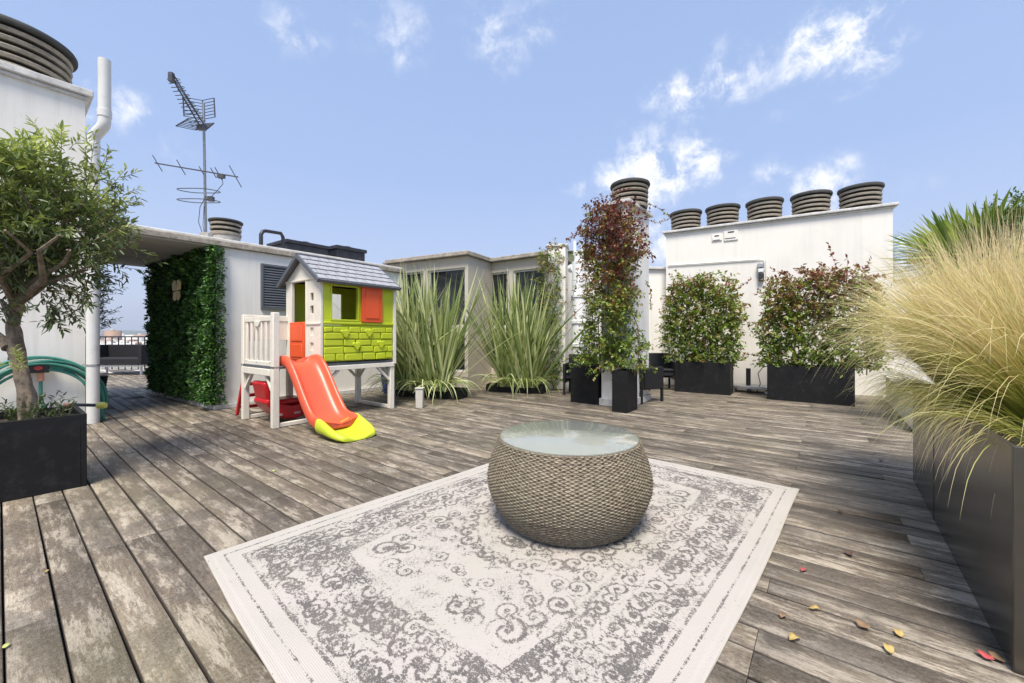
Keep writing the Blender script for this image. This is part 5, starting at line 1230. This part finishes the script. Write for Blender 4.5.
    light = mixc(nt, math_(nt, 'MULTIPLY', math_(nt, 'ADD', wv_, .5), .30), light, (.33, .305, .28))
    dark = mixc(nt, ramp(nt, [(.4, (0, 0, 0)), (.62, (1, 1, 1))], noise(nt, 3.3, 3, .6, tc.outputs['Object']).outputs[0]).outputs[0], (.14, .122, .11), (.10, .092, .085))
    c = mixc(nt, math_(nt, 'MULTIPLY', fac, .93), light, dark)
    nt.links.new(c, b.inputs['Base Color']); b.inputs['Roughness'].default_value = .95; b.inputs['Specular IOR Level'].default_value = .15
    bump(nt, b, math_(nt, 'ADD', wv_, math_(nt, 'MULTIPLY', fac, -.5)), .5, .002)
    o = np_mesh('rug', V, Fc, m, None, {'pat': S.ravel(), 'reg': region.ravel()}, sm=True)
    o.location = (org.x, org.y, .004); o.rotation_euler.z = ang
    sd = o.modifiers.new('thick', 'SOLIDIFY'); sd.thickness = .005; sd.offset = -1
    tag(o, 'large cream and grey distressed oriental rug lying on the deck', 'rug')
rug()

# ------------------------------------------------------------------ wicker pouf
def pouf():
    c = Vector((.337, 2.42, .012)); t = thing('wicker_table', 'round woven wicker pouf table with a glass top on the rug', 'table', c)
    prof = [(.350, 0), (.372, .015), (.42, .08), (.458, .15), (.476, .21), (.480, .26), (.470, .32), (.452, .38), (.432, .43), (.418, .465), (.412, .485)]
    P = np.array(prof); s = np.concatenate([[0], np.cumsum(np.hypot(*np.diff(P, axis=0).T))]); tot = s[-1]
    rows, sub = 60, 5; nst = 136; ncol = nst * 6; K = rows * sub + 1
    ss = np.linspace(0, tot, K); R = np.interp(ss, s, P[:, 0]); Z = np.interp(ss, s, P[:, 1])
    ker = np.ones(15) / 15; R = np.convolve(np.pad(R, 7, 'edge'), ker, 'valid'); 
    th = np.linspace(0, 2 * math.pi, ncol, endpoint=False)
    row = np.minimum((np.arange(K) // sub), rows - 1); fr = (np.arange(K) % sub) / sub
    strand = np.sin(np.pi * fr) ** .6
    wob = np.cos(th[None, :] * nst / 2 + (row % 2)[:, None] * math.pi)
    jit = rng.normal(size=(rows, 12)); jr = np.array([[np.interp(x, np.linspace(0, 2 * math.pi, 12), jit[r]) for x in th] for r in range(rows)])
    disp = .0042 * wob * (.5 + .5 * strand[:, None]) + .0042 * strand[:, None] + .0010 * jr[row]
    Rr = R[:, None] + disp
    V = np.stack([Rr * np.cos(th), Rr * np.sin(th), np.repeat(Z[:, None], ncol, 1)], -1).reshape(-1, 3)
    idx = np.arange(K * ncol).reshape(K, ncol); nxt = np.roll(idx, -1, 1); Fc = np.stack([idx[:-1], nxt[:-1], nxt[1:], idx[1:]], -1).reshape(-1, 4)
    rv = rng.random((rows, nst * 2)); rnd = rv[row][:, (np.arange(ncol) // 3) % (nst * 2)]
    m, nt, b, out = new_mat('wicker')
    a = N(nt, 'ShaderNodeAttribute', attribute_name='rnd')
    c_ = ramp(nt, [(0, (.10, .074, .042)), (.5, (.20, .155, .095)), (1, (.36, .295, .20))], a.outputs['Fac']).outputs[0]
    c_ = mixc(nt, math_(nt, 'MULTIPLY', ramp(nt, [(.4, (0, 0, 0)), (.65, (1, 1, 1))], noise(nt, 5, 4, .6).outputs[0]).outputs[0], .35), c_, (.22, .205, .13))
    c_ = mixc(nt, math_(nt, 'MULTIPLY', noise(nt, 120, 3, .7).outputs[0], .5), c_, (.14, .12, .095))
    nt.links.new(c_, b.inputs['Base Color']); b.inputs['Roughness'].default_value = .55
    np_mesh('woven_body', V, Fc, m, t, {'rnd': rnd.ravel()}, world=False, sm=True)
    # braided rim
    mb = MB(); Rm = .404
    for ph_ in (0, 2.1, 4.2): mb.tube([( (Rm + .009 * math.cos(46 * a_ + ph_)) * math.cos(a_), (Rm + .009 * math.cos(46 * a_ + ph_)) * math.sin(a_), .474 + .007 * math.sin(46 * a_ + ph_)) for a_ in [2 * math.pi * i / 552 for i in range(552)]], .0072, 6, closed=True)
    build('braided_rim', mb, m, t)
    mb = MB(); mb.lathe([(.40, .468), (.0001, .468)], (0, 0, 0), 64); build('woven_top', mb, simple('woven_top', (.80, .79, .70), .7, .10, 90, bmp=.8, bscale=110), t)
    g, nt, b, out = new_mat('table_glass')
    b.inputs['Base Color'].default_value = (.80, .82, .72, 1); b.inputs['Roughness'].default_value = .05; b.inputs['Transmission Weight'].default_value = .72; b.inputs['IOR'].default_value = 1.5
    b.inputs['Specular IOR Level'].default_value = .9
    mb = MB(); mb.lathe([(.0001, .484), (.402, .484), (.408, .486), (.408, .492), (.404, .495), (.0001, .495)], (0, 0, 0), 96); build('glass_top', mb, g, t)
pouf()

# ------------------------------------------------------------------ fallen leaves
LM = {k: simple('dry_leaf_' + k, c, .6, .2, 40, bmp=.2) for k, c in dict(yellow=(.42, .30, .10), brown=(.24, .15, .08), red=(.42, .07, .07), dark=(.09, .05, .035), green=(.40, .42, .12)).items()}
def dry_leaf(u, v, k, L, label):
    L *= .8; p = G(u, v); a = random.uniform(0, 6.28); d = Vector((math.cos(a), math.sin(a), 0)); s = Vector((-d.y, d.x, 0)); mb = MB(); n = 7; W = L * .6; top = []; 
    for i in range(n):
        f_ = i / (n - 1); w = W * math.sin(math.pi * f_ ** .8) * .5 + .001; z = .006 + .012 * math.sin(f_ * 3.0 + a) ** 2 * (L / .06); c = p + d * L * (f_ - .5) + UP * z
        top += [c - s * w + UP * w * .5, c, c + s * w + UP * w * .35]
    mb.add(top, [(3 * i + j, 3 * i + j + 1, 3 * i + j + 4, 3 * i + j + 3) for i in range(n - 1) for j in range(2)])
    o = build('fallen_leaf', mb, LM[k]); sd = o.modifiers.new('t', 'SOLIDIFY'); sd.thickness = .0012
    tag(o, label, 'leaf', 'fallen leaves scattered on the deck')
for a in ((985, 659, 'red', .055, 'bright red fallen leaf at the foot of the bronze planter'), (997, 661, 'brown', .06, 'brown curled leaf beside the bright red leaf'), (899, 636, 'yellow', .05, 'yellow fallen leaf furthest right among the yellow ones on the deck'), (862, 628, 'brown', .07, 'long brown fallen leaf left of the two yellow ones near the planter'), (889, 652, 'yellow', .055, 'pale yellow fallen leaf nearest the bottom, left of the red leaf'),
          (804, 572, 'red', .045, 'dark red fallen leaf right of the rug edge'), (815, 611, 'yellow', .05, 'yellow fallen leaf right of the rug below the dark red leaf'), (795, 641, 'yellow', .06, 'orange yellow fallen leaf lowest beside the rug'), (783, 618, 'brown', .05, 'brown fallen leaf closest to the right rug edge'), (849, 556, 'dark', .06, 'dark dry leaf lying between the rug and the planter'), (840, 513, 'dark', .05, 'dark dry leaf furthest back on the open deck to the right'),
          (46.6, 573, 'yellow', .025, 'tiny yellow leaf on the deck boards below the left planter'), (6, 648, 'green', .03, 'tiny green leaf at the bottom left corner of the deck'), (273, 472, 'green', .04, 'small yellow green leaf on the deck in front of the slide'), (881, 462, 'dark', .05, 'dark leaf on the deck near the far end of the bronze planter')): dry_leaf(*a)

# ------------------------------------------------------------------ camera, light, sky
cam = bpy.data.cameras.new('camera'); co = bpy.data.objects.new('camera', cam); COL.objects.link(co); scene.camera = co
co.location = (0, 0, H); co.rotation_euler = (math.pi / 2, 0, 0); cam.sensor_width = 36; cam.lens = F / 1024 * 36; cam.shift_y = -(341.5 - HV) / 1024; cam.clip_end = 20000; cam.clip_start = .05
SUN = Vector((-.06, -.46, .87)).normalized()
sl = bpy.data.lights.new('sun', 'SUN'); so = bpy.data.objects.new('sun', sl); COL.objects.link(so); sl.energy = 3.9; sl.angle = math.radians(21); sl.color = (1, .935, .84)
so.rotation_euler = (-SUN).to_track_quat('-Z', 'Y').to_euler()
w = bpy.data.worlds.new('World'); scene.world = w; w.use_nodes = True; nt = w.node_tree; nt.nodes.clear()
wo = nt.nodes.new('ShaderNodeOutputWorld'); bg = nt.nodes.new('ShaderNodeBackground'); nt.links.new(bg.outputs[0], wo.inputs[0])
sk = nt.nodes.new('ShaderNodeTexSky'); sk.sky_type = 'NISHITA'; sk.sun_disc = False; sk.sun_elevation = math.asin(SUN.z); sk.sun_rotation = math.atan2(SUN.x, SUN.y); sk.air_density = 1.0; sk.dust_density = 1.2; sk.ozone_density = 1.0
tc = nt.nodes.new('ShaderNodeTexCoord'); nv = nt.nodes.new('ShaderNodeVectorMath'); nv.operation = 'NORMALIZE'; nt.links.new(tc.outputs['Generated'], nv.inputs[0]); DV = nv.outputs[0]
mask = None
def cdir(u, v): return Vector(((u - 512) / F, 1, (HV - v) / F)).normalized()
wn = N(nt, 'ShaderNodeTexNoise', Scale=5.5, Detail=6, Roughness=.62, Distortion=.3); nt.links.new(DV, wn.inputs['Vector'])
wv3 = nt.nodes.new('ShaderNodeVectorMath'); wv3.operation = 'MULTIPLY_ADD'; nt.links.new(wn.outputs['Color'], wv3.inputs[0]); wv3.inputs[1].default_value = (.14, .14, .14); nt.links.new(DV, wv3.inputs[2])
sh_ = nt.nodes.new('ShaderNodeVectorMath'); sh_.operation = 'SUBTRACT'; nt.links.new(wv3.outputs[0], sh_.inputs[0]); sh_.inputs[1].default_value = (.07, .07, .07)
sc_ = nt.nodes.new('ShaderNodeVectorMath'); sc_.operation = 'MULTIPLY'; nt.links.new(sh_.outputs[0], sc_.inputs[0]); sc_.inputs[1].default_value = (1, 1, 1.45)
for (u, v, rad, amp) in ((655, 172, .085, 1.0), (690, 165, .06, .9), (615, 185, .055, .85), (580, 195, .04, .5), (690, 92, .065, .75), (735, 70, .06, .7), (660, 105, .04, .5), (830, 45, .07, .95), (862, 62, .05, .8), (800, 55, .05, .5), (395, 25, .09, .42), (500, 38, .075, .48), (540, 18, .05, .4), (290, 30, .05, .5), (770, 172, .05, .6), (820, 182, .06, .9), (655, 240, .06, .9), (115, 105, .05, .8), (165, 150, .06, .35), (855, 80, .045, .5), (780, 115, .04, .3), (915, 185, .04, .35), (400, 50, .05, .4), (620, 130, .03, .25)):
    dn = nt.nodes.new('ShaderNodeVectorMath'); dn.operation = 'DISTANCE'; nt.links.new(sc_.outputs[0], dn.inputs[0]); q_ = cdir(u, v); dn.inputs[1].default_value = (q_.x, q_.y, q_.z * 1.45)
    g = math_(nt, 'MULTIPLY', math_(nt, 'SUBTRACT', 1.0, math_(nt, 'DIVIDE', dn.outputs['Value'], rad * 1.7), clamp=True), amp)
    mask = g if mask is None else math_(nt, 'MAXIMUM', mask, g)
w2 = N(nt, 'ShaderNodeTexNoise', Scale=16, Detail=8, Roughness=.68, Distortion=.25); nt.links.new(DV, w2.inputs['Vector'])
mk = math_(nt, 'MULTIPLY', mask, ramp(nt, [(.38, (.15, .15, .15)), (.62, (1.3, 1.3, 1.3))], w2.outputs[0]).outputs[0])
mk = ramp(nt, [(.10, (0, 0, 0)), (.95, (1, 1, 1))], mk); mk.color_ramp.interpolation = 'EASE'
# thin veil of high haze everywhere, denser to the horizon
sz = nt.nodes.new('ShaderNodeSeparateXYZ'); nt.links.new(DV, sz.inputs[0])
veil = ramp(nt, [(0, (.85, .85, .85)), (.18, (.80, .80, .80)), (.6, (.72, .72, .72)), (1, (.6, .6, .6))], sz.outputs[2])
SKY_T = (1.03, 1.05, 1.26)
skc = mixc(nt, 1.0, sk.outputs[0], SKY_T, 'MULTIPLY')
vcol = ramp(nt, [(0, (3.7, 4.1, 5.0)), (.10, (3.1, 3.7, 4.95)), (.35, (2.35, 3.2, 4.95)), (1, (2.1, 3.0, 4.9))], sz.outputs[2])
skv = mixc(nt, veil.outputs[0], skc, vcol.outputs[0])
cloud = mixc(nt, mk.outputs[0], skv, (6.6, 6.6, 6.6)); nt.links.new(cloud, bg.inputs[0]); bg.inputs[1].default_value = .115
# air
hz = MB(); hz.box(-9500, 9500, -300, 11000, -24.5, 420)
hm = bpy.data.materials.new('air_haze'); hm.use_nodes = True; hn = hm.node_tree; hn.nodes.clear(); ho = hn.nodes.new('ShaderNodeOutputMaterial'); pv = hn.nodes.new('ShaderNodeVolumePrincipled'); pv.inputs['Color'].default_value = (.86, .91, 1, 1); pv.inputs['Density'].default_value = .00016; pv.inputs['Anisotropy'].default_value = .2
hn.links.new(pv.outputs[0], ho.inputs['Volume']); HZ = build('haze', hz, hm, None, sm=False); kind(HZ, 'stuff', 'pale air haze over the distant city', 'haze')
scene.view_settings.view_transform = 'Standard'; scene.view_settings.look = 'None'; scene.view_settings.gamma = 1; scene.view_settings.exposure = .70
scene.render.engine = 'CYCLES'; scene.cycles.max_bounces = 8; scene.cycles.volume_bounces = 0
